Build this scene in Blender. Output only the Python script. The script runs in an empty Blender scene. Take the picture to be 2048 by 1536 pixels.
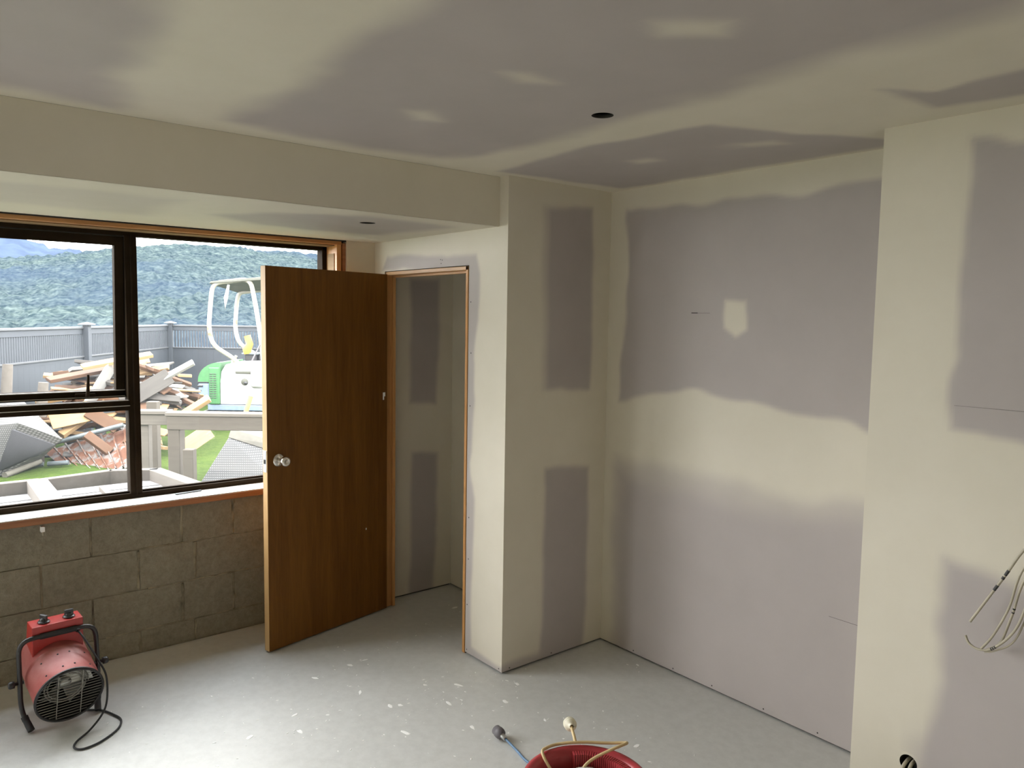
import bpy, bmesh, math, random
import numpy as np
from mathutils import Vector, Matrix, Euler, Quaternion
S = bpy.context.scene
COL = S.collection
PI = math.pi

# ------------------------------------------------------------------ camera
cam_d = bpy.data.cameras.new('camera')
cam_d.sensor_fit = 'HORIZONTAL'; cam_d.sensor_width = 36.0
cam_d.lens = 1541.2656 / 2048 * 36.0
cam_d.clip_start = 0.05; cam_d.clip_end = 2000
cam = bpy.data.objects.new('camera', cam_d); COL.objects.link(cam)
az, pit, rol = 0.884596, 0.083857, 0.015461
f_ = Vector((-math.sin(az) * math.cos(pit), math.cos(az) * math.cos(pit), -math.sin(pit)))
r_ = Vector((math.cos(az), math.sin(az), 0)); u_ = r_.cross(f_)
r2 = r_ * math.cos(rol) + u_ * math.sin(rol); u2 = -r_ * math.sin(rol) + u_ * math.cos(rol)
cam.matrix_world = Matrix(((r2.x, u2.x, -f_.x, 0), (r2.y, u2.y, -f_.y, 0), (r2.z, u2.z, -f_.z, 1.725), (0, 0, 0, 1)))
S.camera = cam

# ------------------------------------------------------------------ world, sun, exposure
S.view_settings.view_transform = 'Standard'
try: S.view_settings.look = 'None'
except Exception: pass
S.view_settings.gamma = 1.0
S.view_settings.use_curve_mapping = False
S.view_settings.exposure = 0.0
S.cycles.max_bounces = 14; S.cycles.diffuse_bounces = 9; S.cycles.glossy_bounces = 4
S.cycles.transparent_max_bounces = 24; S.cycles.transmission_bounces = 4
S.cycles.use_denoising = True
S.cycles.sample_clamp_indirect = 8.0
S.cycles.caustics_reflective = False; S.cycles.caustics_refractive = False

SKY = 16.5
w = bpy.data.worlds.new('sky'); S.world = w; w.use_nodes = True
nt = w.node_tree; bg = nt.nodes['Background']
tc = nt.nodes.new('ShaderNodeTexCoord'); sx = nt.nodes.new('ShaderNodeSeparateXYZ')
cr = nt.nodes.new('ShaderNodeValToRGB')
# hazy bright band above the hills, darker and bluer overhead
cr.color_ramp.elements[0].position = 0.0; cr.color_ramp.elements[0].color = (0.975, 0.985, 1.0, 1)
cr.color_ramp.elements[1].position = 0.97; cr.color_ramp.elements[1].color = (0.30, 0.34, 0.40, 1)
e_ = cr.color_ramp.elements.new(0.62); e_.color = (1.0, 1.0, 1.0, 1)
nt.links.new(tc.outputs['Generated'], sx.inputs[0]); nt.links.new(sx.outputs['Z'], cr.inputs[0])
nt.links.new(cr.outputs[0], bg.inputs[0]); bg.inputs[1].default_value = SKY
w.cycles.sampling_method = 'MANUAL'; w.cycles.sample_map_resolution = 256

sun_d = bpy.data.lights.new('sun', 'SUN'); sun_d.energy = 3.0; sun_d.angle = math.radians(0.8); sun_d.color = (1, 0.95, 0.86)
sun = bpy.data.objects.new('sun', sun_d); COL.objects.link(sun)
el, sa = math.radians(69), math.radians(-106)          # direction towards the sun
sd = Vector((math.cos(el) * math.cos(sa), math.cos(el) * math.sin(sa), math.sin(el)))
sun.rotation_euler = sd.to_track_quat('Z', 'Y').to_euler(); sun.location = (-6, 4, 12)

def portal(name, loc, sy, sz):                         # sky portal filling a real opening in the left wall
    d = bpy.data.lights.new(name, 'AREA'); d.shape = 'RECTANGLE'; d.size = sz; d.size_y = sy
    d.cycles.is_portal = True
    o = bpy.data.objects.new(name, d); COL.objects.link(o); o.location = loc
    o.rotation_euler = (0, -PI / 2, 0)
portal('window_sky_portal', (-4.20, 0.56, 1.46), 2.95, 1.36)
portal('slider_sky_portal', (-4.20, -2.65, 1.05), 2.60, 2.06)

# ------------------------------------------------------------------ measures (metres)
HC = 2.387; ZS = 2.158                                 # ceiling, underside of the bulkhead
XW, YD, YB, XC, YN, XN = -4.12, 2.272, 2.956, -2.82, 2.66, -1.278
XR, YR = 1.9, -4.3
WY0, WY1, WZ0, WZ1 = -0.92, 2.03, 0.785, 2.135         # window opening
DX0, DX1, DZ = -3.948, -3.127, 1.985                   # door opening
XG = -4.065                                            # face of the plasterboard strip beside the window

# ------------------------------------------------------------------ material helpers
def newmat(name):
    m = bpy.data.materials.new(name); m.use_nodes = True
    n = m.node_tree.nodes; b = n['Principled BSDF']
    return m, m.node_tree, b
def N(t, k, **kw):
    n = t.nodes.new(k)
    for a, v in kw.items(): setattr(n, a, v)
    return n
def noise(t, scale, detail=4, rough=0.55, vec=None, dist=0.0):
    n = N(t, 'ShaderNodeTexNoise'); n.inputs['Scale'].default_value = scale
    n.inputs['Detail'].default_value = detail; n.inputs['Roughness'].default_value = rough
    n.inputs['Distortion'].default_value = dist
    if vec: t.links.new(vec, n.inputs['Vector'])
    return n
def coord(t, scale=(1, 1, 1), rot=(0, 0, 0), out='Object'):
    c = N(t, 'ShaderNodeTexCoord'); m = N(t, 'ShaderNodeMapping')
    m.inputs['Scale'].default_value = scale; m.inputs['Rotation'].default_value = rot
    t.links.new(c.outputs[out], m.inputs[0]); return m.outputs[0]
def ramp(t, fac, stops):
    r = N(t, 'ShaderNodeValToRGB'); e = r.color_ramp.elements
    while len(e) < len(stops): e.new(0.5)
    for i, (p, c) in enumerate(stops):
        e[i].position = p; e[i].color = (*c, 1)
    t.links.new(fac, r.inputs[0]); return r.outputs[0]
def mixc(t, fac, a, b, mode='MIX'):
    m = N(t, 'ShaderNodeMix', data_type='RGBA', blend_type=mode)
    for s, v in ((m.inputs[0], fac), (m.inputs[6], a), (m.inputs[7], b)):
        if isinstance(v, (int, float)): s.default_value = v
        elif isinstance(v, tuple): s.default_value = (*v, 1)
        else: t.links.new(v, s)
    return m.outputs[2]
def bump(t, b, h, strength, dist=0.01):
    n = N(t, 'ShaderNodeBump'); n.inputs['Strength'].default_value = strength; n.inputs['Distance'].default_value = dist
    t.links.new(h, n.inputs['Height']); t.links.new(n.outputs[0], b.inputs['Normal'])
def plain(name, col, rough=0.6, metal=0.0, var=0.12, scale=12, spec=0.5, bmp=0.0):
    m, t, b = newmat(name)
    n = noise(t, scale, vec=coord(t))
    a = tuple(c * (1 - var) for c in col); d = tuple(min(1, c * (1 + var)) for c in col)
    t.links.new(ramp(t, n.outputs[0], [(0.3, a), (0.7, d)]), b.inputs['Base Color'])
    b.inputs['Roughness'].default_value = rough; b.inputs['Metallic'].default_value = metal
    b.inputs['Specular IOR Level'].default_value = spec
    if bmp: bump(t, b, n.outputs[0], bmp)
    return m
def wood(name, c1, c2, rough=0.5, axis='Z', fine=60, spec=0.5, knots=True):
    m, t, b = newmat(name)
    sc = {'X': (0.6, 9, 9), 'Y': (9, 0.6, 9), 'Z': (9, 9, 0.6)}[axis]
    v = coord(t, sc)
    n = noise(t, 2.2, 6, 0.6, v, 0.6); n2 = noise(t, fine / 6, 3, 0.6, v)
    c = ramp(t, n.outputs[0], [(0.32, c1), (0.68, c2)])
    c = mixc(t, 0.22, c, ramp(t, n2.outputs[0], [(0.35, tuple(x * 0.6 for x in c1)), (0.65, c2)]))
    t.links.new(c, b.inputs['Base Color']); b.inputs['Roughness'].default_value = rough
    b.inputs['Specular IOR Level'].default_value = spec
    bump(t, b, n2.outputs[0], 0.12, 0.003)
    return m

M = {}
def mk_plaster():
    m, t, b = newmat('plasterboard_and_jointing_compound')
    at = N(t, 'ShaderNodeAttribute', attribute_name='coat')
    v = coord(t)
    n = noise(t, 3.0, 5, 0.6, v); n2 = noise(t, 90, 3, 0.6, v)
    cream = ramp(t, n.outputs[0], [(0.3, (0.630, 0.586, 0.482)), (0.7, (0.670, 0.626, 0.525))])
    board = ramp(t, n.outputs[0], [(0.3, (0.405, 0.367, 0.350)), (0.7, (0.440, 0.399, 0.382))])
    t.links.new(mixc(t, at.outputs['Fac'], board, cream), b.inputs['Base Color'])
    b.inputs['Roughness'].default_value = 0.62; b.inputs['Specular IOR Level'].default_value = 0.25
    bump(t, b, n2.outputs[0], 0.05, 0.002)
    return m
M['plaster'] = mk_plaster()
M['dark'] = plain('painted_shadow_dark', (0.02, 0.017, 0.014), 0.9)
def mk_conc():
    m, t, b = newmat('grey_concrete_floor')
    v = coord(t); n = noise(t, 1.1, 6, 0.6, v); n2 = noise(t, 22, 4, 0.65, v); n3 = noise(t, 160, 2, 0.5, v)
    c = ramp(t, n.outputs[0], [(0.3, (0.55, 0.555, 0.535)), (0.72, (0.62, 0.625, 0.605))])
    c = mixc(t, 0.35, c, ramp(t, n2.outputs[0], [(0.35, (0.49, 0.495, 0.475)), (0.62, (0.65, 0.655, 0.635))]))
    c = mixc(t, ramp(t, n3.outputs[0], [(0.66, (0, 0, 0)), (0.72, (0.6, 0.6, 0.6))]), c, (0.70, 0.70, 0.68))
    t.links.new(c, b.inputs['Base Color'])
    t.links.new(ramp(t, n2.outputs[0], [(0.3, (0.36,) * 3), (0.7, (0.56,) * 3)]), b.inputs['Roughness'])
    b.inputs['Specular IOR Level'].default_value = 0.5
    bump(t, b, n2.outputs[0], 0.05, 0.004)
    return m
M['concrete'] = mk_conc()
def mk_block():
    m, t, b = newmat('bare_concrete_block')
    v = coord(t); n = noise(t, 2.4, 6, 0.65, v); n2 = noise(t, 38, 5, 0.7, v); n3 = noise(t, 7, 4, 0.6, v, 1.0)
    c = ramp(t, n.outputs[0], [(0.3, (0.2376, 0.2130, 0.1549)), (0.7, (0.3326, 0.3062, 0.2306))])
    c = mixc(t, 0.4, c, ramp(t, n2.outputs[0], [(0.35, (0.1584, 0.1390, 0.1012)), (0.7, (0.3802, 0.3485, 0.2746))]))
    c = mixc(t, ramp(t, n3.outputs[0], [(0.62, (0, 0, 0)), (0.8, (0.3960, 0.3872, 0.3608))]), c, (0.3960, 0.3643, 0.2746))
    t.links.new(c, b.inputs['Base Color']); b.inputs['Roughness'].default_value = 0.9
    bump(t, b, n2.outputs[0], 0.9, 0.010)
    return m
M['block'] = mk_block()
M['mortar'] = plain('mortar', (0.27, 0.235, 0.165), 0.95, var=0.5, scale=14, bmp=0.6)
M['door'] = wood('dark_door_veneer', (0.120, 0.045, 0.006), (0.195, 0.080, 0.012), 0.45, 'Z', 70, 0.22)
M['dooredge'] = wood('pale_door_edge', (0.50, 0.30, 0.12), (0.62, 0.40, 0.18), 0.5, 'Z')
M['jamb'] = wood('orange_timber_upright', (0.42, 0.19, 0.055), (0.62, 0.32, 0.11), 0.5, 'Z')
M['head'] = wood('orange_timber_head', (0.36, 0.155, 0.045), (0.58, 0.30, 0.11), 0.5, 'Y')
M['headx'] = wood('orange_timber_door_head', (0.45, 0.25, 0.10), (0.62, 0.37, 0.17), 0.5, 'X')
M['sill'] = plain('white_painted_sill', (0.80, 0.79, 0.77), 0.4)
M['silledge'] = wood('red_brown_sill_edge', (0.26, 0.10, 0.04), (0.42, 0.18, 0.075), 0.5, 'Y')
M['alu'] = plain('bronze_aluminium', (0.022, 0.015, 0.009), 0.75, 0.0, 0.2, spec=0.03)
M['alulight'] = plain('worn_aluminium_edge', (0.45, 0.42, 0.38), 0.4, 0.6)
M['chrome'] = plain('chrome', (0.75, 0.72, 0.68), 0.18, 1.0, 0.05)
M['steel'] = plain('zinc_steel', (0.55, 0.57, 0.58), 0.35, 0.9)
M['red'] = plain('red_enamel', (0.38, 0.030, 0.024), 0.35, 0, 0.12, 5)
def mk_dusty():
    m, t, b = newmat('dusty_red_enamel')
    v = coord(t); n = noise(t, 9, 5, 0.6, v)
    c = ramp(t, n.outputs[0], [(0.3, (0.29, 0.055, 0.048)), (0.72, (0.40, 0.145, 0.130))])
    t.links.new(c, b.inputs['Base Color']); b.inputs['Roughness'].default_value = 0.45
    return m
M['dustyred'] = mk_dusty()
M['black'] = plain('black_powder_coat', (0.022, 0.021, 0.022), 0.35)
M['rubber'] = plain('black_rubber', (0.02, 0.02, 0.022), 0.7)
M['darkmetal'] = plain('grille_wire', (0.36, 0.34, 0.30), 0.35, 0.7)
M['fanblade'] = plain('grey_fan_blade', (0.55, 0.54, 0.50), 0.4, 0.7)
M['plasticred'] = plain('red_plastic', (0.42, 0.045, 0.055), 0.38, var=0.12)
M['beigecord'] = plain('beige_cord', (0.62, 0.47, 0.24), 0.5)
M['beigeplug'] = plain('cream_plug', (0.68, 0.64, 0.50), 0.4)
M['bluecord'] = plain('blue_cord', (0.12, 0.22, 0.36), 0.5)
M['greyplug'] = plain('grey_plug', (0.13, 0.12, 0.13), 0.5)
M['cable'] = plain('dirty_white_cable', (0.40, 0.36, 0.27), 0.5, var=0.2)
M['ink'] = plain('black_marker', (0.03, 0.03, 0.03), 0.6)
M['rag'] = plain('white_rag', (0.62, 0.60, 0.56), 0.9, scale=40, bmp=0.8)
M['crumb'] = plain('plaster_crumb', (0.93, 0.93, 0.91), 0.8, var=0.03)
def mk_glass():
    m = bpy.data.materials.new('haze_veil_glass'); m.use_nodes = True; t = m.node_tree
    for n in list(t.nodes): t.nodes.remove(n)
    o = N(t, 'ShaderNodeOutputMaterial'); tr = N(t, 'ShaderNodeBsdfTransparent'); tr.inputs[0].default_value = (0.97, 0.98, 0.98, 1)
    tl = N(t, 'ShaderNodeBsdfTranslucent'); tl.inputs[0].default_value = (0.80, 0.90, 1.0, 1)  # translucent blue-white veil stands in for haze over the outdoor view
    gl = N(t, 'ShaderNodeBsdfGlossy'); gl.inputs['Roughness'].default_value = 0.02
    n = noise(t, 1.6, 4, 0.6, coord(t, (1, 1, 1)))
    r = ramp(t, n.outputs[0], [(0.3, (HAZE_VEIL * 0.7,) * 3), (0.75, (HAZE_VEIL * 1.4,) * 3)])
    m1 = N(t, 'ShaderNodeMixShader'); m2 = N(t, 'ShaderNodeMixShader'); m2.inputs[0].default_value = 0.012
    t.links.new(r, m1.inputs[0]); t.links.new(tr.outputs[0], m1.inputs[1]); t.links.new(tl.outputs[0], m1.inputs[2])
    t.links.new(m1.outputs[0], m2.inputs[1]); t.links.new(gl.outputs[0], m2.inputs[2]); t.links.new(m2.outputs[0], o.inputs[0])
    return m
HAZE_VEIL = 0.010
M['glass'] = mk_glass()
# outdoors
def mk_grass():
    m, t, b = newmat('lawn'); v = coord(t); n = noise(t, 0.9, 5, 0.6, v); n2 = noise(t, 14, 4, 0.7, v)
    c = ramp(t, n.outputs[0], [(0.3, (0.0247, 0.0510, 0.0046)), (0.7, (0.0462, 0.0715, 0.0103))])
    c = mixc(t, 0.45, c, ramp(t, n2.outputs[0], [(0.3, (0.0154, 0.0332, 0.0034)), (0.7, (0.0770, 0.0995, 0.0183))]))
    t.links.new(c, b.inputs['Base Color']); b.inputs['Roughness'].default_value = 1.0; b.inputs['Specular IOR Level'].default_value = 0.1
    bump(t, b, n2.outputs[0], 0.8, 0.03); return m
M['grass'] = mk_grass()
def mk_hill():  # bush greens shifted to blue, distance haze put into the colour
    m, t, b = newmat('haze_tinted_bush'); v = coord(t)
    n = noise(t, 0.030, 5, 0.6, v); n2 = noise(t, 0.36, 4, 0.75, coord(t, (1, 1, 2.2))); n3 = noise(t, 0.014, 3, 0.5, v)
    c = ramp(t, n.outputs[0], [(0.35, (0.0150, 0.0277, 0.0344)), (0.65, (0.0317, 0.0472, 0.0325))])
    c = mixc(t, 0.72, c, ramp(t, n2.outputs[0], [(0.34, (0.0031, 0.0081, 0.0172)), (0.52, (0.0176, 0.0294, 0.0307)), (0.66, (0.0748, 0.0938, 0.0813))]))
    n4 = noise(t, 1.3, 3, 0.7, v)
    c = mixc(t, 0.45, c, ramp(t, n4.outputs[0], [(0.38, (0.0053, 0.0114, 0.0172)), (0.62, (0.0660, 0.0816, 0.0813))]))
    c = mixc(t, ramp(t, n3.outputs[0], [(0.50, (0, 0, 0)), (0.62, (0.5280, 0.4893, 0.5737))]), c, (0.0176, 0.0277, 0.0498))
    t.links.new(c, b.inputs['Base Color']); b.inputs['Roughness'].default_value = 1.0
    b.inputs['Specular IOR Level'].default_value = 0.0
    return m
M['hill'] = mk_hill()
M['farhill'] = plain('haze_blue_far_bush', (0.0348, 0.0478, 0.0740), 1.0, var=0.3, scale=0.03, spec=0)  # ridge colour carries the blue of distance haze
M['fence'] = plain('grey_painted_fence', (0.0296, 0.0339, 0.0409), 0.7, var=0.1, scale=3)
M['fencecap'] = plain('pale_fence_cap', (0.0566, 0.0583, 0.0618), 0.6, var=0.1)
M['timA'] = wood('pale_sawn_timber', (0.2165, 0.1332, 0.0579), (0.2694, 0.1735, 0.0837), 0.8, 'X', knots=False)
M['timB'] = wood('orange_brown_timber', (0.0612, 0.0240, 0.0070), (0.0810, 0.0368, 0.0132), 0.8, 'X')
M['timC'] = wood('grey_weathered_timber', (0.0470, 0.0409, 0.0357), (0.0713, 0.0635, 0.0539), 0.85, 'X')
M['timD'] = wood('white_painted_timber', (0.1818, 0.1766, 0.1610), (0.2175, 0.2114, 0.1992), 0.7, 'X')
M['weath'] = wood('weathered_grey_brown_timber', (0.0566, 0.0444, 0.0331), (0.0748, 0.0618, 0.0470), 0.85, 'X')
M['weathp'] = wood('pale_weathered_timber', (0.0809, 0.0670, 0.0539), (0.1061, 0.0914, 0.0748), 0.85, 'X')
M['whiteboard'] = plain('white_panel', (0.1879, 0.1792, 0.1757), 0.7)
M['fabric'] = plain('grey_fabric', (0.0261, 0.0252, 0.0270), 0.95, var=0.15, scale=4)
M['beige'] = plain('beige_frame_timber', (0.0983, 0.0896, 0.0705), 0.8)
def mk_wicker():
    m, t, b = newmat('pale_grey_wicker')
    v = coord(t, (1, 1, 1)); wv = N(t, 'ShaderNodeTexBrick')
    wv.inputs['Scale'].default_value = 14; wv.inputs['Mortar Size'].default_value = 0.10
    wv.inputs['Brick Width'].default_value = 0.4; wv.inputs['Row Height'].default_value = 0.3
    wv.inputs['Color1'].default_value = (0.1584, 0.1522, 0.1426, 1); wv.inputs['Color2'].default_value = (0.1338, 0.1267, 0.1206, 1)
    wv.inputs['Mortar'].default_value = (0.0405, 0.0387, 0.0352, 1)
    sx = N(t, 'ShaderNodeSeparateXYZ'); cb = N(t, 'ShaderNodeCombineXYZ'); ad = N(t, 'ShaderNodeMath', operation='ADD')
    t.links.new(v, sx.inputs[0]); t.links.new(sx.outputs[0], ad.inputs[0]); t.links.new(sx.outputs[1], ad.inputs[1])
    t.links.new(ad.outputs[0], cb.inputs[0]); t.links.new(sx.outputs[2], cb.inputs[1]); t.links.new(cb.outputs[0], wv.inputs['Vector'])
    t.links.new(wv.outputs['Color'], b.inputs['Base Color']); b.inputs['Roughness'].default_value = 0.6
    bump(t, b, wv.outputs['Fac'], 0.4, 0.01); return m
M['wicker'] = mk_wicker()
def mk_rust():
    m, t, b = newmat('rusted_pressed_steel'); v = coord(t); n = noise(t, 5.5, 5, 0.65, v)
    t.links.new(ramp(t, n.outputs[0], [(0.44, (0.1338, 0.1144, 0.1012)), (0.52, (0.1144, 0.0431, 0.0185)), (0.7, (0.0862, 0.0282, 0.0106))]), b.inputs['Base Color'])
    t.links.new(ramp(t, n.outputs[0], [(0.44, (0.45,) * 3), (0.52, (0.85,) * 3)]), b.inputs['Roughness']); return m
M['rust'] = mk_rust()
M['palesteel'] = plain('pale_blue_steel', (0.0983, 0.1131, 0.1175), 0.5, 0.3, 0.2)
M['digwhite'] = plain('white_machine_paint', (0.3054, 0.3054, 0.2941), 0.45)
M['diggreen'] = plain('green_machine_paint', (0.0444, 0.1409, 0.0513), 0.45)
M['digblue'] = plain('blue_grey_counterweight', (0.1421, 0.1863, 0.2662), 0.5)
def mk_rops():
    m, t, b = newmat('cream_rops_with_rust'); n = noise(t, 6, 4, 0.6, coord(t))
    t.links.new(ramp(t, n.outputs[0], [(0.6, (0.2191, 0.2068, 0.1654)), (0.68, (0.1478, 0.0827, 0.0387))]), b.inputs['Base Color'])
    b.inputs['Roughness'].default_value = 0.5; return m
M['rops'] = mk_rops()
M['canopy'] = plain('olive_cream_canopy', (0.0592, 0.0592, 0.0444), 0.6)
M['yellow'] = plain('yellow_plastic', (0.2697, 0.1653, 0.0261), 0.5)
M['concrete_out'] = plain('patio_concrete', (0.36, 0.35, 0.33), 0.9, scale=2)

# ------------------------------------------------------------------ mesh helpers
class MB:
    def __init__(s, mats=None): s.v = []; s.f = []; s.m = []; s.sm = []; s.mats = mats or []
    def mi(s, mat):
        if mat not in s.mats: s.mats.append(mat)
        return s.mats.index(mat)
    def add(s, vs, fs, mat, smooth=False):
        k = len(s.v); i = s.mi(mat)
        s.v += [tuple(v) for v in vs]
        for f in fs: s.f.append([k + a for a in f]); s.m.append(i); s.sm.append(smooth)
    def box(s, lo, hi, mat, mx=None, taper=None):
        x0, y0, z0 = lo; x1, y1, z1 = hi
        vs = [Vector(p) for p in ((x0, y0, z0), (x1, y0, z0), (x1, y1, z0), (x0, y1, z0), (x0, y0, z1), (x1, y0, z1), (x1, y1, z1), (x0, y1, z1))]
        if mx: vs = [mx @ v for v in vs]
        s.add(vs, [(0, 3, 2, 1), (4, 5, 6, 7), (0, 1, 5, 4), (1, 2, 6, 5), (2, 3, 7, 6), (3, 0, 4, 7)], mat)
    def bbox(s, lo, hi, mat, bev=0.004, mx=None, seg=2, smooth=False):
        bm = bmesh.new(); bmesh.ops.create_cube(bm, size=1)
        sz = [hi[i] - lo[i] for i in range(3)]; c = [(hi[i] + lo[i]) / 2 for i in range(3)]
        for v in bm.verts: v.co = Vector((v.co.x * sz[0] + c[0], v.co.y * sz[1] + c[1], v.co.z * sz[2] + c[2]))
        bmesh.ops.bevel(bm, geom=bm.edges[:], offset=bev, segments=seg, affect='EDGES', profile=0.5)
        if mx: bm.transform(mx)
        bm.verts.index_update()
        s.add([v.co for v in bm.verts], [[v.index for v in f.verts] for f in bm.faces], mat, smooth); bm.free()
    def hull(s, pts, mat, bev=0, smooth=False):
        bm = bmesh.new(); [bm.verts.new(p) for p in pts]
        r = bmesh.ops.convex_hull(bm, input=bm.verts[:])
        bmesh.ops.delete(bm, geom=[v for v in bm.verts if not v.link_faces], context='VERTS')
        bmesh.ops.dissolve_limit(bm, angle_limit=0.02, verts=bm.verts[:], edges=bm.edges[:])
        if bev: bmesh.ops.bevel(bm, geom=bm.edges[:], offset=bev, segments=3, affect='EDGES', profile=0.5)
        bmesh.ops.recalc_face_normals(bm, faces=bm.faces[:]); bm.verts.index_update()
        s.add([v.co for v in bm.verts], [[v.index for v in f.verts] for f in bm.faces], mat, smooth); bm.free()
    def tube(s, pts, r, mat, n=10, cap=True, closed=False):
        P = [Vector(p) for p in pts]; m = len(P); R = r if isinstance(r, (list, tuple)) else [r] * m
        ring = []; up = None
        for i in range(m):
            if closed: t = (P[(i + 1) % m] - P[i - 1]).normalized()
            else: t = (P[min(i + 1, m - 1)] - P[max(i - 1, 0)]).normalized()
            if up is None: up = t.orthogonal().normalized()
            up = (up - t * up.dot(t)).normalized(); b = t.cross(up)
            ring.append([P[i] + (up * math.cos(2 * PI * k / n) + b * math.sin(2 * PI * k / n)) * R[i] for k in range(n)])
        vs = [v for q in ring for v in q]; fs = []
        for i in range(m if closed else m - 1):
            j = (i + 1) % m
            for k in range(n): fs.append((i * n + k, i * n + (k + 1) % n, j * n + (k + 1) % n, j * n + k))
        s.add(vs, fs, mat, True)
        if cap and not closed:
            s.add(ring[0], [tuple(range(n))[::-1]], mat); s.add(ring[-1], [tuple(range(n))], mat)
    def lathe(s, prof, mat, mx=None, n=32, smooth=True, arc=2 * PI):
        # profile (radius, height) about local z
        vs = []; fs = []; k = len(prof); full = abs(arc - 2 * PI) < 1e-6; cols = n if full else n + 1
        for i in range(cols):
            a = arc * i / n
            for (r, z) in prof:
                v = Vector((r * math.cos(a), r * math.sin(a), z)); vs.append(mx @ v if mx else v)
        for i in range(n):
            j = (i + 1) % cols
            for q in range(k - 1): fs.append((i * k + q, j * k + q, j * k + q + 1, i * k + q + 1))
        s.add(vs, fs, mat, smooth)
    def build(s, name, parent=None, loc=None):
        me = bpy.data.meshes.new(name); me.from_pydata([tuple(v) for v in s.v], [], s.f)
        for mt in s.mats: me.materials.append(mt)
        me.polygons.foreach_set('material_index', s.m); me.polygons.foreach_set('use_smooth', s.sm)
        me.validate(); me.update()
        o = bpy.data.objects.new(name, me); COL.objects.link(o)
        if parent: o.parent = parent
        if loc: o.location = loc
        return o
def tag(o, label, cat=None, group=None, kind=None):
    o['label'] = label
    if cat: o['category'] = cat
    if group: o['group'] = group
    if kind: o['kind'] = kind
    return o
def empty(name, loc, rz=0.0, rot=None):
    o = bpy.data.objects.new(name, None); COL.objects.link(o); o.location = loc
    o.rotation_euler = rot or (0, 0, rz); o.empty_display_size = 0.1
    return o
def smooth_path(pts, n=8, closed=False):
    P = [Vector(p) for p in pts]; out = []; m = len(P)
    rng = range(m) if closed else range(m - 1)
    for i in rng:
        if closed: a, b, c, d = P[i - 1], P[i], P[(i + 1) % m], P[(i + 2) % m]
        else: a, b, c, d = P[max(i - 1, 0)], P[i], P[i + 1], P[min(i + 2, m - 1)]
        for k in range(n):
            t = k / n
            out.append(0.5 * ((2 * b) + (c - a) * t + (2 * a - 5 * b + 4 * c - d) * t * t + (3 * b - a - 3 * c + d) * t ** 3))
    if not closed: out.append(P[-1])
    return out
def rounded(pts, r, seg=6):
    P = [Vector(p) for p in pts]; out = [P[0]]
    for i in range(1, len(P) - 1):
        a = (P[i - 1] - P[i]); b = (P[i + 1] - P[i]); rr = min(r, a.length * 0.48, b.length * 0.48)
        p0 = P[i] + a.normalized() * rr; p1 = P[i] + b.normalized() * rr
        for k in range(seg + 1):
            t = k / seg; out.append((1 - t) ** 2 * p0 + 2 * t * (1 - t) * P[i] + t * t * p1)
    out.append(P[-1]); return out

# smooth value noise (numpy)
def vnoise(x, y, seed=0):
    rs = np.random.RandomState(seed); T = rs.rand(256, 256)
    xi = np.floor(x).astype(int); yi = np.floor(y).astype(int); fx = x - xi; fy = y - yi
    fx = fx * fx * (3 - 2 * fx); fy = fy * fy * (3 - 2 * fy)
    g = lambda a, b: T[a % 256, b % 256]
    return (g(xi, yi) * (1 - fx) * (1 - fy) + g(xi + 1, yi) * fx * (1 - fy) + g(xi, yi + 1) * (1 - fx) * fy + g(xi + 1, yi + 1) * fx * fy)
def fbm(x, y, o=4, seed=0):
    s = 0; a = 0.5
    for i in range(o): s = s + a * vnoise(x * 2 ** i + 17 * i, y * 2 ** i + 31 * i, seed + i); a *= 0.5
    return s
def sdist(U, V, poly):                                 # signed distance to a polygon, positive inside
    d = np.full(U.shape, 1e9); ins = np.zeros(U.shape, bool); n = len(poly)
    for i in range(n):
        x0, y0 = poly[i]; x1, y1 = poly[(i + 1) % n]; ex, ey = x1 - x0, y1 - y0
        t = np.clip(((U - x0) * ex + (V - y0) * ey) / (ex * ex + ey * ey + 1e-12), 0, 1)
        d = np.minimum(d, np.hypot(U - x0 - t * ex, V - y0 - t * ey))
        if y0 != y1:
            c = ((y0 > V) != (y1 > V)) & (U < (x1 - x0) * (V - y0) / (y1 - y0) + x0); ins ^= c
    return np.where(ins, d, -d)

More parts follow.
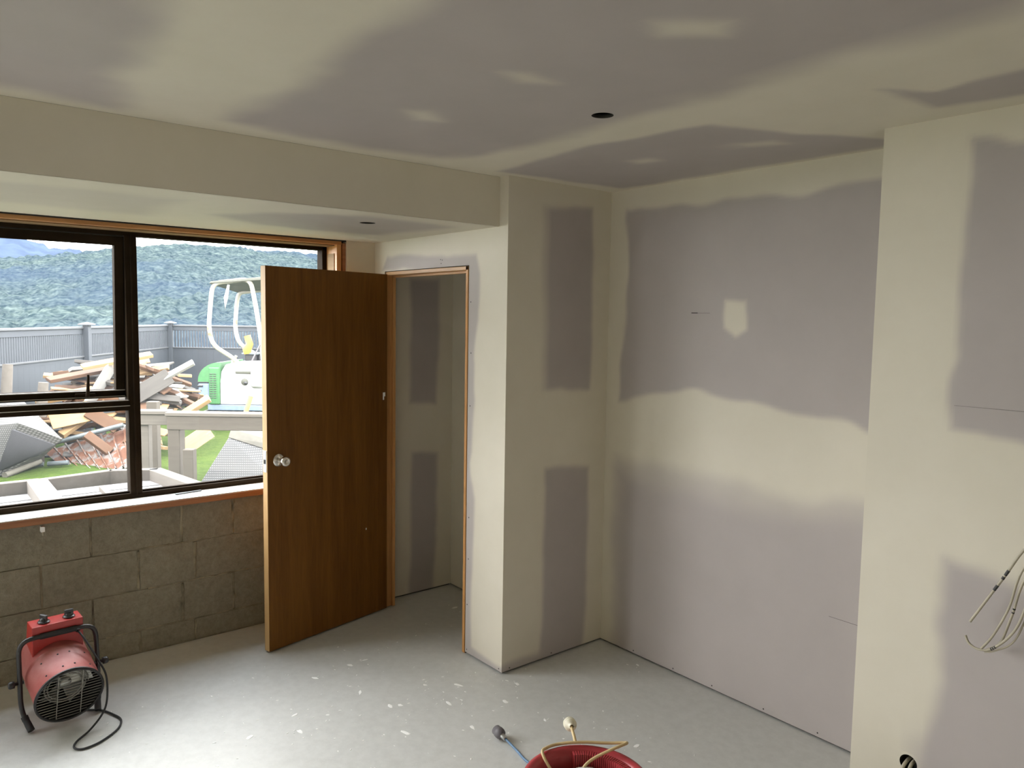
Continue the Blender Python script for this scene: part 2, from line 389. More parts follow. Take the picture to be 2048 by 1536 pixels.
def sheet(name, axis, const, rects, step=0.012, layers=(), extra=None, mat=None, wob=0.012, hole=None, flip=False):
    """One plasterboard surface: rects [(u0,u1,v0,v1)], with the compound coverage kept per vertex."""
    V_, F_, MI = [], [], []
    for (u0, u1, v0, v1) in rects:
        us = np.linspace(u0, u1, max(2, int(round((u1 - u0) / step)) + 1)); vs = np.linspace(v0, v1, max(2, int(round((v1 - v0) / step)) + 1))
        if hole:
            hu, hv, hr = hole; q = hr * 1.25
            if u0 < hu < u1 and v0 < hv < v1:
                us = np.array(sorted(set([a for a in us if abs(a - hu) > q + 1e-4] + [hu - q, hu + q])))
                vs = np.array(sorted(set([a for a in vs if abs(a - hv) > q + 1e-4] + [hv - q, hv + q])))
        A, B = np.meshgrid(us, vs, indexing='ij'); k = len(V_); nu, nv = len(us), len(vs)
        V_ += list(zip(A.ravel(), B.ravel()))
        for i in range(nu - 1):
            for j in range(nv - 1):
                if hole and abs((us[i] + us[i + 1]) / 2 - hole[0]) < 1.2 * hole[2] and abs((vs[j] + vs[j + 1]) / 2 - hole[1]) < 1.2 * hole[2]: continue
                F_.append((k + i * nv + j, k + (i + 1) * nv + j, k + (i + 1) * nv + j + 1, k + i * nv + j + 1))
    if hole:
        hu, hv, hr = hole; q = hr * 1.25; n = 32; k = len(V_)
        for i in range(n):
            a = 2 * PI * i / n + PI / 4; c, s_ = math.cos(a), math.sin(a); m = max(abs(c), abs(s_))
            V_.append((hu + q * c / m, hv + q * s_ / m)); V_.append((hu + hr * c, hv + hr * s_))
        for i in range(n): j = (i + 1) % n; F_.append((k + 2 * i, k + 2 * j, k + 2 * j + 1, k + 2 * i + 1))
    UV = np.array(V_); U, V = UV[:, 0], UV[:, 1]
    du = (fbm(U * 4, V * 4, 3, 3) - 0.44) * 1.6; dv = (fbm(U * 4 + 40, V * 4 + 9, 3, 8) - 0.44) * 1.6
    coat = np.ones(len(U))
    for (val, soft, amp, poly) in layers:
        d = sdist(U + du * amp, V + dv * amp, poly)
        m = np.clip(d / soft + 0.5, 0, 1); m = m * m * (3 - 2 * m)
        coat = coat * (1 - m) + val * m
    if axis == 'x': P = [(const, a, b) for a, b in V_]
    elif axis == 'y': P = [(a, const, b) for a, b in V_]
    else: P = [(a, b, const) for a, b in V_]
    nv_ = len(P); mats = [mat or M['plaster']]; MI = [0] * len(F_); F_ = [list(f) for f in F_]
    SM = [False] * len(F_)
    if extra:
        for mt in extra.mats: mats.append(mt)
        P += extra.v; F_ += [[nv_ + a for a in f] for f in extra.f]; MI += [1 + a for a in extra.m]; SM += extra.sm
        coat = np.concatenate([coat, np.ones(len(extra.v))])
    me = bpy.data.meshes.new(name); me.from_pydata([tuple(map(float, p)) for p in P], [], F_)
    for mt in mats: me.materials.append(mt)
    me.polygons.foreach_set('material_index', MI); me.polygons.foreach_set('use_smooth', SM)
    at = me.attributes.new('coat', 'FLOAT', 'POINT'); at.data.foreach_set('value', coat.astype(np.float32))
    me.update()
    o = bpy.data.objects.new(name, me); COL.objects.link(o)
    return o
def dots(mb, axis, const, pts, r=0.0035, sgn=-1, mat=None):
    for (a, b) in pts:
        v = []
        for k in range(8):
            c, s_ = math.cos(k * PI / 4) * r, math.sin(k * PI / 4) * r
            v.append((const + sgn * 0.0012, a + c, b + s_) if axis == 'x' else (a + c, const + sgn * 0.0012, b + s_))
        mb.add(v, [tuple(range(8))], mat or M['dark'])

# ================================================================== THE SHELL
mb = MB(); mb.box((XW - 0.05, YR, -0.12), (XR, 3.1, 0), M['concrete'])
tag(mb.build('floor'), 'bare grey concrete slab floor with scattered plaster specks', 'floor', kind='structure')

GAP = 0.009
# back wall of the alcove
BU = [(-2.697, 2.280), (-2.259, 2.283), (-1.848, 2.274), (-1.10, 2.262), (-1.10, 1.29), (-1.417, 1.314), (-1.600, 1.353), (-1.952, 1.397), (-2.367, 1.392), (-2.723, 1.316), (-2.705, 1.781)]
BP = [(-2.096, 1.822), (-1.985, 1.825), (-1.971, 1.705), (-2.029, 1.670), (-2.091, 1.703)]
BL0 = [(-2.728, 1.00), (-2.351, 1.01), (-1.933, 1.01), (-1.691, 1.0), (-1.10, 1.07), (-1.10, -0.1), (-2.72, -0.1)]
BL = [(-2.720, 0.925), (-2.351, 0.92), (-1.933, 0.915), (-1.691, 0.93), (-1.10, 0.99), (-1.10, -0.1), (-2.715, -0.1)]
ex = MB(); ex.box((XC - 0.02, YB + 0.012, 0), (XN + 0.2, YB + 0.03, 0.03), M['dark'])
dots(ex, 'y', YB, [(-2.581, 0.022), (-2.322, 0.022), (-2.092, 0.024), (-1.818, 0.024), (-1.563, 0.026)])
ex.box((-2.285, YB - 0.0012, 1.7655), (-2.250, YB, 1.7690), M['dark']); ex.box((-2.250, YB - 0.0012, 1.7665), (-2.181, YB, 1.7675), M['dark'])
ex.box((-1.54, YB - 0.0008, 0.5335), (-1.40, YB, 0.5345), M['timC'], Matrix.Translation((0, 0, 0)))
wb = sheet('wall_back', 'y', YB, [(XC, XN + 0.16, GAP, HC)], 0.012,
           [(0, 0.035, 0.05, BU), (1, 0.03, 0.03, BP), (0.45, 0.10, 0.05, BL0), (0.0, 0.16, 0.06, BL)], ex)
tag(wb, 'alcove back wall of lilac-grey plasterboard with wide cream jointing band across the middle', 'wall', kind='structure')

# column side
CU = [(2.524, 2.261), (2.827, 2.279), (2.825, 1.371), (2.527, 1.385)]
CU0 = [(2.485, 2.27), (2.827, 2.279), (2.825, 1.371), (2.50, 1.38)]
CL = [(2.530, 0.985), (2.828, 0.960), (2.833, -0.1), (2.521, -0.1)]
CB = [(2.25, 0.035), (2.545, 0.055), (2.545, -0.1), (2.25, -0.1)]
ex = MB(); ex.box((XC - 0.03, YD + 0.014, 0), (XC - 0.012, YB, 0.03), M['dark'])
dots(ex, 'x', XC, [(2.596, 0.022), (2.32, 0.021)], sgn=1)
o = sheet('wall_alcove_side', 'x', XC, [(YD, YB, GAP, HC)], 0.012,
          [(0.45, 0.05, 0.03, CU0), (0, 0.035, 0.03, CU), (0, 0.04, 0.03, CL), (0.1, 0.05, 0.02, CB)], ex)
tag(o, 'side face of the projecting corner with two dark bare plasterboard panels', 'wall', kind='structure')

# door wall with the closet opening, closet interior behind it
DH = [(-3.99, 1.99), (-3.931, 2.062), (-3.783, 2.070), (-3.076, 2.048), (-3.043, 1.950), (-3.042, 1.719), (-3.072, 1.521), (-3.055, 1.322), (-3.080, 1.056), (-3.098, 0.990), (-3.061, 0.817), (-3.070, 0.427), (-3.072, 0.055), (-2.81, 0.032), (-2.81, -0.1), (-3.3, -0.1), (-3.3, 1.99)]
ex = MB(); ex.box((DX1, YD + 0.012, 0), (XC - 0.014, YD + 0.03, 0.03), M['dark'])
dots(ex, 'y', YD, [(-3.105, 1.807), (-3.099, 1.554), (-3.102, 1.289), (-3.102, 0.719), (-3.102, 0.504), (-3.109, 0.264), (-3.109, 0.026), (-2.842, 0.022)])
dots(ex, 'y', YD, [(-3.36, 2.025), (-3.375, 2.028), (-3.37, 2.008)], 0.003)
o = sheet('wall_door', 'y', YD, [(DX1 + 0.003, XC, GAP, HC), (DX0 - 0.003, DX1 + 0.003, DZ + 0.004, HC), (XG - 0.02, DX0 - 0.003, GAP, HC)], 0.010,
          [(0.08, 0.03, 0.03, DH)], ex)
tag(o, 'door wall beside the window, cream compound with bare board edging round the doorway', 'wall', kind='structure')

XL, YH, XH1 = -4.02, 2.80, -2.95
HU = [(2.484, 1.951), (2.690, 1.960), (2.682, 1.187), (2.481, 1.208)]
HL = [(2.497, 0.898), (2.685, 0.879), (2.673, -0.1), (2.487, -0.1)]
ex = MB(); ex.box((XL - 0.03, YD + 0.05, 0), (XL - 0.012, YH, 0.03), M['dark'])
o = sheet('wall_closet_left', 'x', XL, [(YD, YH, GAP, HC)], 0.015, [(0, 0.04, 0.03, HU), (0, 0.04, 0.03, HL)], ex)
tag(o, 'left inner wall of the closet seen through the doorway', 'wall', kind='structure')
ex = MB(); ex.box((XL - 0.02, YH + 0.012, 0), (XH1, YH + 0.03, 0.03), M['dark'])
ex.box((XH1, YD + 0.05, 0), (XH1 + 0.09, YH, HC), M['plaster'])
CR_ = [(-3.85, 1.95), (-3.3, 1.95), (-3.3, 1.2), (-3.85, 1.2)]; CR2 = [(-3.85, 0.9), (-3.3, 0.9), (-3.3, -0.1), (-3.85, -0.1)]
o = sheet('wall_closet_back', 'y', YH, [(XL, XH1, GAP, HC)], 0.02, [(0, 0.04, 0.03, CR_), (0, 0.04, 0.03, CR2)], ex)
tag(o, 'back wall of the closet beyond the doorway', 'wall', kind='structure')

# nib wall on the right
NU = [(-1.025, 2.292), (-0.859, 2.283), (-0.3, 2.28), (0.1, 2.28), (0.1, 1.372), (-0.803, 1.365), (-1.007, 1.372), (-1.019, 1.808)]
NL = [(-1.003, 0.967), (-0.777, 0.955), (0.1, 0.95), (0.1, -0.1), (-1.05, -0.1), (-1.035, 0.242), (-1.009, 0.399), (-0.996, 0.577)]
N3 = [(0.25, 2.29), (1.7, 2.29), (1.7, 1.37), (0.25, 1.37)]; N4 = [(0.25, 0.96), (1.7, 0.96), (1.7, -0.1), (0.25, -0.1)]
ex = MB(); ex.box((XN + 0.012, YN + 0.012, 0), (XR, YN + 0.03, 0.03), M['dark'])
ex.box((-1.005, YN - 0.0008, 1.4705), (-0.60, YN, 1.4712), M['timC'], Matrix.Translation((0, 0, 0)))
ex.lathe([(0.029, -0.0), (0.029, 0.045)], M['dark'], Matrix.Translation((-1.078, YN, 0.233)) @ Matrix.Rotation(-PI / 2, 4, 'X'), 24)
ex.box((-1.12, YN + 0.045, 0.19), (-1.03, YN + 0.06, 0.28), M['dark'])
o = sheet('wall_right_nib', 'y', YN, [(XN, XR, GAP, HC)], 0.014,
          [(0, 0.035, 0.05, NU), (0, 0.07, 0.06, NL), (0, 0.05, 0.05, N3), (0, 0.05, 0.05, N4)], ex, hole=(-1.078, 0.233, 0.029))
tag(o, 'nearest wall at the right edge, cream band with dim grey board panels and hanging cables', 'wall', kind='structure')
o = sheet('wall_nib_return', 'x', XN, [(YN, YB, GAP, HC)], 0.02, [])
tag(o, 'short hidden return of the right-hand nib wall', 'wall', kind='structure')
for nm, ax, c, rc, lb in (('wall_right', 'x', XR, (YR, YN, 0, HC), 'plain wall to the right behind the viewer'), ('wall_rear', 'y', YR, (XW, XR, 0, HC), 'plain wall behind the viewer')):
    o = sheet(nm, ax, c, [rc], 0.05, [(0, 0.05, 0.05, [(rc[0] + 0.5, 2.2), (rc[1] - 0.5, 2.2), (rc[1] - 0.5, 1.35), (rc[0] + 0.5, 1.35)])]); tag(o, lb, 'wall', kind='structure')

# ceiling
CA = [(-1.2, -0.9), (-1.30, 0.1), (-1.551, 0.423), (-1.840, 0.510), (-2.213, 0.540), (-2.452, 0.535), (-2.60, 0.607), (-2.80, 0.62), (-2.779, 0.431), (-2.77, 0.298), (-2.77, -0.9)]
CB_ = [(-2.691, 0.914), (-2.159, 0.963), (-1.718, 0.919), (-1.424, 0.901), (-1.153, 0.878), (-0.3, 0.80), (1.7, 0.80), (1.7, 1.75), (-0.391, 1.750), (-0.620, 1.868), (-0.998, 1.879), (-1.485, 1.926), (-2.013, 1.917), (-2.519, 1.930), (-2.741, 1.838), (-2.764, 1.435), (-2.734, 1.142)]
CC_ = [(-2.772, 2.181), (-2.131, 2.109), (-1.644, 2.191), (-1.508, 2.522), (-1.350, 2.80), (-1.30, 2.925), (-2.712, 2.902), (-2.729, 2.741)]
CD = [(-1.103, 2.196), (-1.011, 2.333), (-0.759, 2.315), (-0.600, 2.323), (1.7, 2.32), (1.7, 2.55), (-0.655, 2.554), (-0.832, 2.551), (-1.064, 2.530)]
P1 = [(-1.174, 1.354), (-1.058, 1.476), (-1.122, 1.548), (-1.229, 1.437)]
P2 = [(-1.675, 1.331), (-1.640, 1.389), (-1.655, 1.504), (-1.706, 1.427)]
P3 = [(-2.182, 1.331), (-2.139, 1.394), (-2.217, 1.495), (-2.258, 1.412)]
P4 = [(-1.754, 2.486), (-1.627, 2.539), (-1.621, 2.628), (-1.755, 2.557)]
P5 = [(-2.233, 2.430), (-2.136, 2.459), (-2.143, 2.524), (-2.245, 2.506)]
XB = -2.885                                            # face of the bulkhead
ex = MB()
ex.lathe([(0.036, HC), (0.036, HC + 0.013), (0.08, HC + 0.013), (0.08, HC + 0.10), (0, HC + 0.10)], M['timC'], Matrix.Translation((-1.804, 1.839, 0)), 32)
ce = sheet('ceiling', 'z', HC, [(XB, XR, YR, 0.0), (XB, XR, 0.0, YN), (XB, XN + 0.16, YN, YB)], 0.02,
           [(0.05, 0.16, 0.10, CA), (0, 0.14, 0.08, CB_), (0, 0.06, 0.04, CC_), (0, 0.05, 0.05, CD)] +
           [(0.8, 0.08, 0.02, p) for p in (P1, P2, P3, P4, P5)], ex, hole=(-1.804, 1.839, 0.036))
tag(ce, 'plasterboard ceiling with cream taped joints, filler dabs and a round downlight cutout', 'ceiling', kind='structure')
# closet ceiling
o = sheet('ceiling_closet', 'z', HC - 0.001, [(XL, XH1, YD + 0.012, YH)], 0.05, []); tag(o, 'small ceiling over the closet behind the doorway', 'ceiling', kind='structure')

# bulkhead along the window wall: face plus underside, with its own downlight cutout
S1 = [(-3.466, 1.149), (-3.176, 1.323), (-3.004, 1.642), (-3.080, 2.139), (-3.642, 2.065), (-3.706, 1.754), (-3.683, 1.434)]
S2 = [(-3.70, -3.9), (-3.15, -3.9), (-3.10, 0.9), (-3.70, 0.95)]
ex = MB()
ex.lathe([(0.036, ZS), (0.036, ZS + 0.013), (0.08, ZS + 0.013), (0.08, ZS + 0.10), (0, ZS + 0.10)], M['timC'], Matrix.Translation((-3.225, 1.763, 0)), 32)
ex.box((XB - 0.02, YR, ZS + 0.001), (XB, YD, HC - 0.0005), M['plaster'])
o = sheet('ceiling_bulkhead', 'z', ZS, [(XG - 0.02, XB, YR, 0), (XG - 0.02, XB, 0, YD)], 0.02, [(0.25, 0.12, 0.05, S1), (0.6, 0.15, 0.05, S2)], ex, hole=(-3.225, 1.763, 0.036))
tag(o, 'cream boxed bulkhead lowering the ceiling along the window side', 'bulkhead', kind='structure')

# ------------------------------------------------------------------ left wall: bare concrete block below the window
mb = MB()
mb.box((XW - 0.20, YR, -0.1), (XW - 0.006, -4.0, 2.5), M['mortar'])
mb.box((XW - 0.20, -1.38, -0.1), (XW - 0.006, 2.5, WZ0 - 0.03), M['mortar'])
mb.box((XW - 0.20, -1.38, -0.1), (XW - 0.006, WY0, 2.5), M['mortar'])
mb.box((XW - 0.20, WY1 + 0.03, -0.1), (XW - 0.006, 2.6, 2.5), M['mortar'])
mb.box((XW - 0.20, YR, WZ1 + 0.02), (XW - 0.006, 2.6, 2.5), M['mortar'])
rnd = random.Random(5)
A_ = [1.433, 1.169]; y = 0.747
L1 = [2.27, 1.853, 1.433, 1.169, 0.747, 0.325, -0.097, -0.519, -0.941, -1.38]
L2 = [2.27, 2.08, 1.655, 1.228, 0.958, 0.536, 0.114, -0.308, -0.73, -1.152, -1.38]
zs = [(0.008, 0.118, L2), (0.121, 0.329, L1), (0.333, 0.539, L2), (0.543, 0.752, L1)]
for (z0, z1, L) in zs:
    for a, b_ in zip(L[1:], L[:-1]):
        j = rnd.uniform(-0.003, 0.003)
        mb.bbox((XW - 0.03, a + 0.004, z0), (XW + 0.001 + j, b_ - 0.004, z1), M['block'], 0.0045, seg=2)
def squeeze(y0, z0_, y1, z1_, w0):
    n_ = max(3, int(math.hypot(y1 - y0, z1_ - z0_) / 0.03)); P_ = []; W_ = []
    for i in range(n_ + 1): P_.append((XW - 0.004 + rnd.uniform(-0.002, 0.002), y0 + (y1 - y0) * i / n_ + rnd.uniform(-0.003, 0.003), z0_ + (z1_ - z0_) * i / n_ + rnd.uniform(-0.002, 0.002))); W_.append(w0 * rnd.uniform(0.45, 1.25))
    mb.tube(P_, W_, M['mortar'], 7)
for (y0, z0_, y1, z1_, w0) in ((0.747, 0.55, 0.747, 0.74, 0.007), (1.169, 0.55, 1.169, 0.75, 0.008), (1.433, 0.55, 1.436, 0.75, 0.010), (0.955, 0.34, 0.957, 0.53, 0.008), (1.228, 0.34, 1.232, 0.53, 0.010), (1.165, 0.13, 1.169, 0.32, 0.011), (1.434, 0.13, 1.433, 0.32, 0.009), (0.956, 0.01, 0.958, 0.115, 0.010), (1.23, 0.01, 1.229, 0.115, 0.009), (0.80, 0.12, 1.6, 0.12, 0.007), (1.0, 0.331, 1.6, 0.331, 0.007), (0.95, 0.541, 1.6, 0.541, 0.006)):
    squeeze(y0, z0_, y1, z1_, w0)
for (z0, z1, ya, yb_) in ((0.008, ZS, 2.10, 2.27), (0.76, ZS, -1.38, WY0 - 0.04), (0.008, ZS, -4.29, -4.01)):
    mb.box((XW - 0.03, ya, z0), (XW, yb_, z1), M['block'])
tag(mb.build('wall_left'), 'bare concrete block wall with rough mortar joints under the window', 'wall', kind='structure')
# plasterboard strip between window and door wall
ex = MB(); ex.box((XG - 0.045, 2.088, GAP), (XG - 0.0005, YD, ZS), M['plaster'])
o = sheet('wall_window_strip', 'x', XG, [(2.088, YD, GAP, ZS)], 0.02, [], ex)
tag(o, 'narrow plasterboard strip between window jamb and doorway corner', 'wall', kind='structure')

# roof slab with eave keeps the room dark above, as the house does
mb = MB(); mb.box((-4.40, YR - 0.2, 2.52), (XR + 0.2, 6.0, 2.68), M['fencecap']); mb.box((XW - 0.01, YR - 0.1, 2.42), (XR + 0.1, 3.2, 2.52), M['dark'])
mb.box((-4.32, 2.60, -0.1), (-4.20, 6.0, 2.52), M['block'])
mb.box((-4.30, 3.02, -0.12), (2.06, 3.12, 2.52), M['block']); mb.box((1.96, YR - 0.16, -0.12), (2.06, 3.12, 2.52), M['block']); mb.box((-4.30, YR - 0.16, -0.12), (2.06, YR - 0.06, 2.52), M['block']); mb.box((-4.32, 2.30, -0.12), (-4.126, 3.12, 2.52), M['mortar'])
tag(mb.build('roof'), 'roof, eave and outer walls closing the room in', 'roof', kind='structure')

# ------------------------------------------------------------------ window
WX = -4.235                                            # plane of the aluminium
win = empty('window_1', (WX, 0.5, WZ0)); tag(win, 'wide bronze aluminium window with an awning sash beside a fixed pane, looking on the yard', 'window', kind='structure')
def wpart(name, mb_, parent=win):
    o = mb_.build(name); o.parent = win if parent is win else parent
    o.matrix_parent_inverse = Matrix.Translation((-WX, -0.5, -WZ0)); return o
AL = M['alu']
def bar(mb_, y0, y1, z0, z1, x0=WX - 0.035, x1=WX + 0.035, mat=AL): mb_.bbox((x0, y0, z0), (x1, y1, z1), mat, 0.002, seg=1)
mb = MB(); bar(mb, WY0, WY1, WZ1 - 0.028, WZ1); bar(mb, WY0, WY1, WZ0, WZ0 + 0.028); bar(mb, WY0, WY0 + 0.028, WZ0, WZ1); bar(mb, WY1 - 0.028, WY1, WZ0, WZ1)
bar(mb, WY0, WY1, WZ0 + 0.028, WZ0 + 0.036, WX - 0.01, WX + 0.012); wpart('frame', mb)
MY = 0.977                                             # mullion centre
mb = MB(); bar(mb, MY - 0.028, MY + 0.028, WZ0 + 0.02, WZ1 - 0.02); bar(mb, MY - 0.004, MY + 0.004, WZ0 + 0.02, WZ1 - 0.02, WX + 0.03, WX + 0.042); wpart('mullion', mb)
mb = MB(); bar(mb, -0.40, -0.34, WZ0 + 0.02, WZ1 - 0.02); wpart('mullion', mb)
mb = MB(); bar(mb, -0.36, MY - 0.02, 1.238, 1.288); bar(mb, -0.36, MY - 0.02, 1.260, 1.264, WX + 0.03, WX + 0.039, M['alulight']); bar(mb, -0.36, MY - 0.02, 1.286, 1.291, WX + 0.02, WX + 0.035, M['alulight']); wpart('transom', mb)
# awning sash, hinged at its head and standing ajar
hz = WZ1 - 0.03; mxs = Matrix.Translation((WX + 0.005, 0, hz)) @ Matrix.Rotation(math.radians(3.3), 4, 'Y') @ Matrix.Translation((-WX, 0, -hz))
sash = MB(); sy0, sy1, sz0, sz1 = -0.335, MY - 0.030, 1.300, hz - 0.002
for a in ((sy0, sy1, sz1 - 0.045, sz1), (sy0, sy1, sz0, sz0 + 0.040), (sy0, sy0 + 0.042, sz0, sz1), (sy1 - 0.042, sy1, sz0, sz1)):
    sash.bbox((WX - 0.025, a[0], a[2]), (WX + 0.022, a[1], a[3]), AL, 0.002, mxs, 1)
sash.bbox((WX + 0.020, sy0, sz0 + 0.036), (WX + 0.026, sy1, sz0 + 0.041), M['alulight'], 0.001, mxs, 1)
sash.bbox((WX + 0.020, sy0, sz0 + 0.006), (WX + 0.028, sy1, sz0 + 0.010), M['alulight'], 0.001, mxs, 1)
so = wpart('sash', sash)
def subpart(name, mb_, par):
    o = mb_.build(name); o.parent = par; o.matrix_parent_inverse = (par.matrix_parent_inverse).copy(); o.matrix_parent_inverse = Matrix.Identity(4); return o
lt = MB(); hy = 0.765
lt.bbox((WX + 0.022, hy - 0.045, sz0 + 0.012), (WX + 0.040, hy + 0.045, sz0 + 0.030), AL, 0.003, mxs)
lt.tube([(WX + 0.045, hy, sz0 + 0.02), (WX + 0.060, hy, sz0 + 0.045), (WX + 0.055, hy + 0.004, sz0 + 0.125)], [0.009, 0.008, 0.005], AL)
subpart('latch_handle', lt, so)
st = MB(); st.bbox((WX - 0.10, sy1 + 0.001, 1.40), (WX - 0.01, sy1 + 0.006, 1.415), AL, 0.001); subpart('stay', st, so)
def pane(y0, y1, z0, z1, x, mx=None, par=None):
    g = MB(); v = [Vector(p) for p in ((x, y0, z0), (x, y1, z0), (x, y1, z1), (x, y0, z1))]
    if mx: v = [mx @ a for a in v]
    g.add(v, [(0, 1, 2, 3)], M['glass'])
    if par: subpart('pane', g, par)
    else: wpart('pane', g)
pane(sy0 + 0.04, sy1 - 0.04, sz0 + 0.038, sz1 - 0.043, WX - 0.020, mxs, so)
pane(MY + 0.02, WY1 - 0.02, WZ0 + 0.02, WZ1 - 0.02, WX - 0.028)
pane(-0.35, MY - 0.02, WZ0 + 0.02, 1.242, WX); pane(WY0 + 0.02, -0.38, WZ0 + 0.02, WZ1 - 0.02, WX)
# timber reveals
mb = MB(); mb.bbox((WX + 0.03, WY0 - 0.03, WZ1 - 0.002), (-4.068, WY1 + 0.028, WZ1 + 0.020), M['head'], 0.002, seg=1)
mb.bbox((WX + 0.03, WY0, WZ1 - 0.008), (-4.10, WY1, WZ1 - 0.002), M['timA'], 0.001, seg=1)
tag(wpart('head_lining', mb), 'orange timber head lining')
mb = MB(); mb.bbox((WX + 0.03, WY1, WZ0), (-4.072, WY1 + 0.028, WZ1), M['jamb'], 0.002, seg=1)
mb.bbox((WX + 0.05, WY1 - 0.004, WZ0 + 0.1), (-4.10, WY1 + 0.001, WZ1 - 0.05), M['timA'], 0.001, seg=1)
mb.bbox((-4.13, WY1 + 0.036, WZ0), (-4.075, WY1 + 0.058, WZ1 + 0.01), M['silledge'], 0.002, seg=1); mb.box((XW - 0.02, WY1 + 0.02, WZ0), (-4.115, 2.09, ZS), M['dark'])  # dark box draws the shadow line between jamb and plasterboard
tag(wpart('jamb_lining', mb), 'orange timber jamb lining')
mb = MB(); mb.bbox((WX + 0.03, WY0 - 0.05, WZ0 - 0.034), (-4.050, WY1 + 0.06, WZ0 - 0.003), M['silledge'], 0.003, seg=1)
mb.bbox((WX + 0.03, WY0 - 0.05, WZ0 - 0.004), (-4.054, WY1 + 0.06, WZ0 + 0.002), M['sill'], 0.001, seg=1)
tag(wpart('sill_board', mb), 'timber sill board with white painted top')
mb = MB(); mb.box((-4.12, YR, ZS - 0.006), (-4.055, WY1 + 0.05, ZS), M['dark'])  # near-black strip paints the shade above the window head
tag(mb.build('painted_shadow_strip'), 'dark strip painted as the shadow line where the bulkhead meets the window head', 'trim', kind='structure')

# large sliding glass door further along the same wall, left of the view
sl = empty('door_2', (WX, -2.5, 0)); tag(sl, 'sliding glass door further along the window wall', 'door', kind='structure')
mb = MB()
for a in ((-4.0, -1.38, 2.07, 2.13), (-4.0, -1.38, 0.0, 0.04), (-4.0, -3.95, 0, 2.1), (-1.43, -1.38, 0, 2.1), (-2.73, -2.67, 0, 2.1)): bar(mb, *a)
o = mb.build('frame', sl); o.matrix_parent_inverse = Matrix.Translation((-WX, 2.5, 0))
g = MB(); g.add([(WX, -3.96, 0.03), (WX, -1.42, 0.03), (WX, -1.42, 2.08), (WX, -3.96, 2.08)], [(0, 1, 2, 3)], M['glass']); o = g.build('pane', sl); o.matrix_parent_inverse = Matrix.Translation((-WX, 2.5, 0))

# ------------------------------------------------------------------ doorway lining and the open door
mb = MB(); JT = 0.020
mb.bbox((DX1 - JT, YD - 0.004, 0.0), (DX1, YD + 0.056, DZ), M['jamb'], 0.002, seg=1)
mb.bbox((DX1 - JT - 0.012, YD + 0.034, 0.0), (DX1 - JT + 0.002, YD + 0.054, DZ - JT), M['jamb'], 0.002, seg=1)
mb.bbox((DX0, YD - 0.004, 0.0), (DX0 + JT, YD + 0.056, DZ), M['jamb'], 0.002, seg=1)
mb.bbox((DX0 + JT - 0.002, YD + 0.034, 0.0), (DX0 + JT + 0.012, YD + 0.054, DZ - JT), M['jamb'], 0.002, seg=1)
mb.bbox((DX0, YD - 0.004, DZ - JT), (DX1, YD + 0.056, DZ), M['headx'], 0.002, seg=1)
mb.bbox((DX0, YD + 0.034, DZ - JT - 0.012), (DX1, YD + 0.054, DZ - JT + 0.002), M['headx'], 0.002, seg=1)
mb.box((DX0 - 0.004, YD + 0.002, 0), (DX0, YD + 0.05, DZ + 0.004), M['dark']); mb.box((DX1, YD + 0.002, 0), (DX1 + 0.004, YD + 0.05, DZ + 0.004), M['dark'])  # dark slips draw the shadow line between lining and plasterboard
mb.box((DX0 - 0.004, YD + 0.002, DZ), (DX1 + 0.004, YD + 0.05, DZ + 0.004), M['dark'])
mb.bbox((DX1 - JT - 0.0015, YD + 0.016, 0.955), (DX1 - JT + 0.001, YD + 0.044, 1.035), M['alu'], 0.0005, seg=1)
mb.box((DX0 - 0.2, YD + 0.044, 0), (DX0, YD + 0.055, HC), M['plaster']); mb.box((DX1, YD + 0.044, 0), (XH1, YD + 0.055, HC), M['plaster']); mb.box((DX0, YD + 0.044, DZ), (DX1, YD + 0.055, HC), M['plaster'])
tag(mb.build('trim_2'), 'orange-brown timber lining round the closet doorway', 'door lining', kind='structure')

hx, hy_ = -3.898, YD - 0.010                           # hinge line
fx, fy = -3.724, 1.474
ang = math.atan2(fy - hy_, fx - hx); dl = math.hypot(fx - hx, fy - hy_)
dr = empty('door_1', (hx, hy_, 0.008), ang); tag(dr, 'dark brown flush timber door with pale edge standing open', 'door', kind='structure')
DT = 0.040; DHh = 1.962
mb = MB(); mb.bbox((0.004, -DT, 0), (dl, 0, DHh), M['door'], 0.0015, seg=1)
leaf = mb.build('door_leaf', dr)
mb = MB(); mb.box((dl - 0.001, -DT + 0.0015, 0.001), (dl + 0.0012, -0.0015, DHh - 0.001), M['dooredge']); tag(mb.build('edge_strip', dr), 'pale timber edge strip')
kz = 0.985; kx = dl - 0.066
def kmx(sgn): return Matrix.Translation((kx, 0 if sgn > 0 else -DT, kz)) @ Matrix.Rotation(-PI / 2 * sgn, 4, 'X')
for sg in (1, -1):
    mb = MB(); mb.lathe([(0, 0.006), (0.012, 0.006), (0.026, 0.005), (0.031, 0.002), (0.0325, 0.0)], M['chrome'], kmx(sg), 32); 
    rose = mb.build('rose', dr)
    mb = MB(); mb.lathe([(0.012, 0.003), (0.010, 0.02), (0.010, 0.03), (0.019, 0.038), (0.026, 0.050), (0.026, 0.060), (0.022, 0.068), (0.014, 0.070), (0.012, 0.067), (0, 0.067)], M['chrome'], kmx(sg), 32)
    mb.build('door_knob', dr)
mb = MB(); mb.bbox((dl + 0.0005, -DT + 0.007, kz - 0.055), (dl + 0.003, -0.007, kz + 0.055), M['steel'], 0.0008, seg=1)
mb.box((dl + 0.002, -DT + 0.013, kz - 0.012), (dl + 0.0045, -0.013, kz + 0.010), M['dark']); mb.build('latch_plate', dr)
mb = MB()
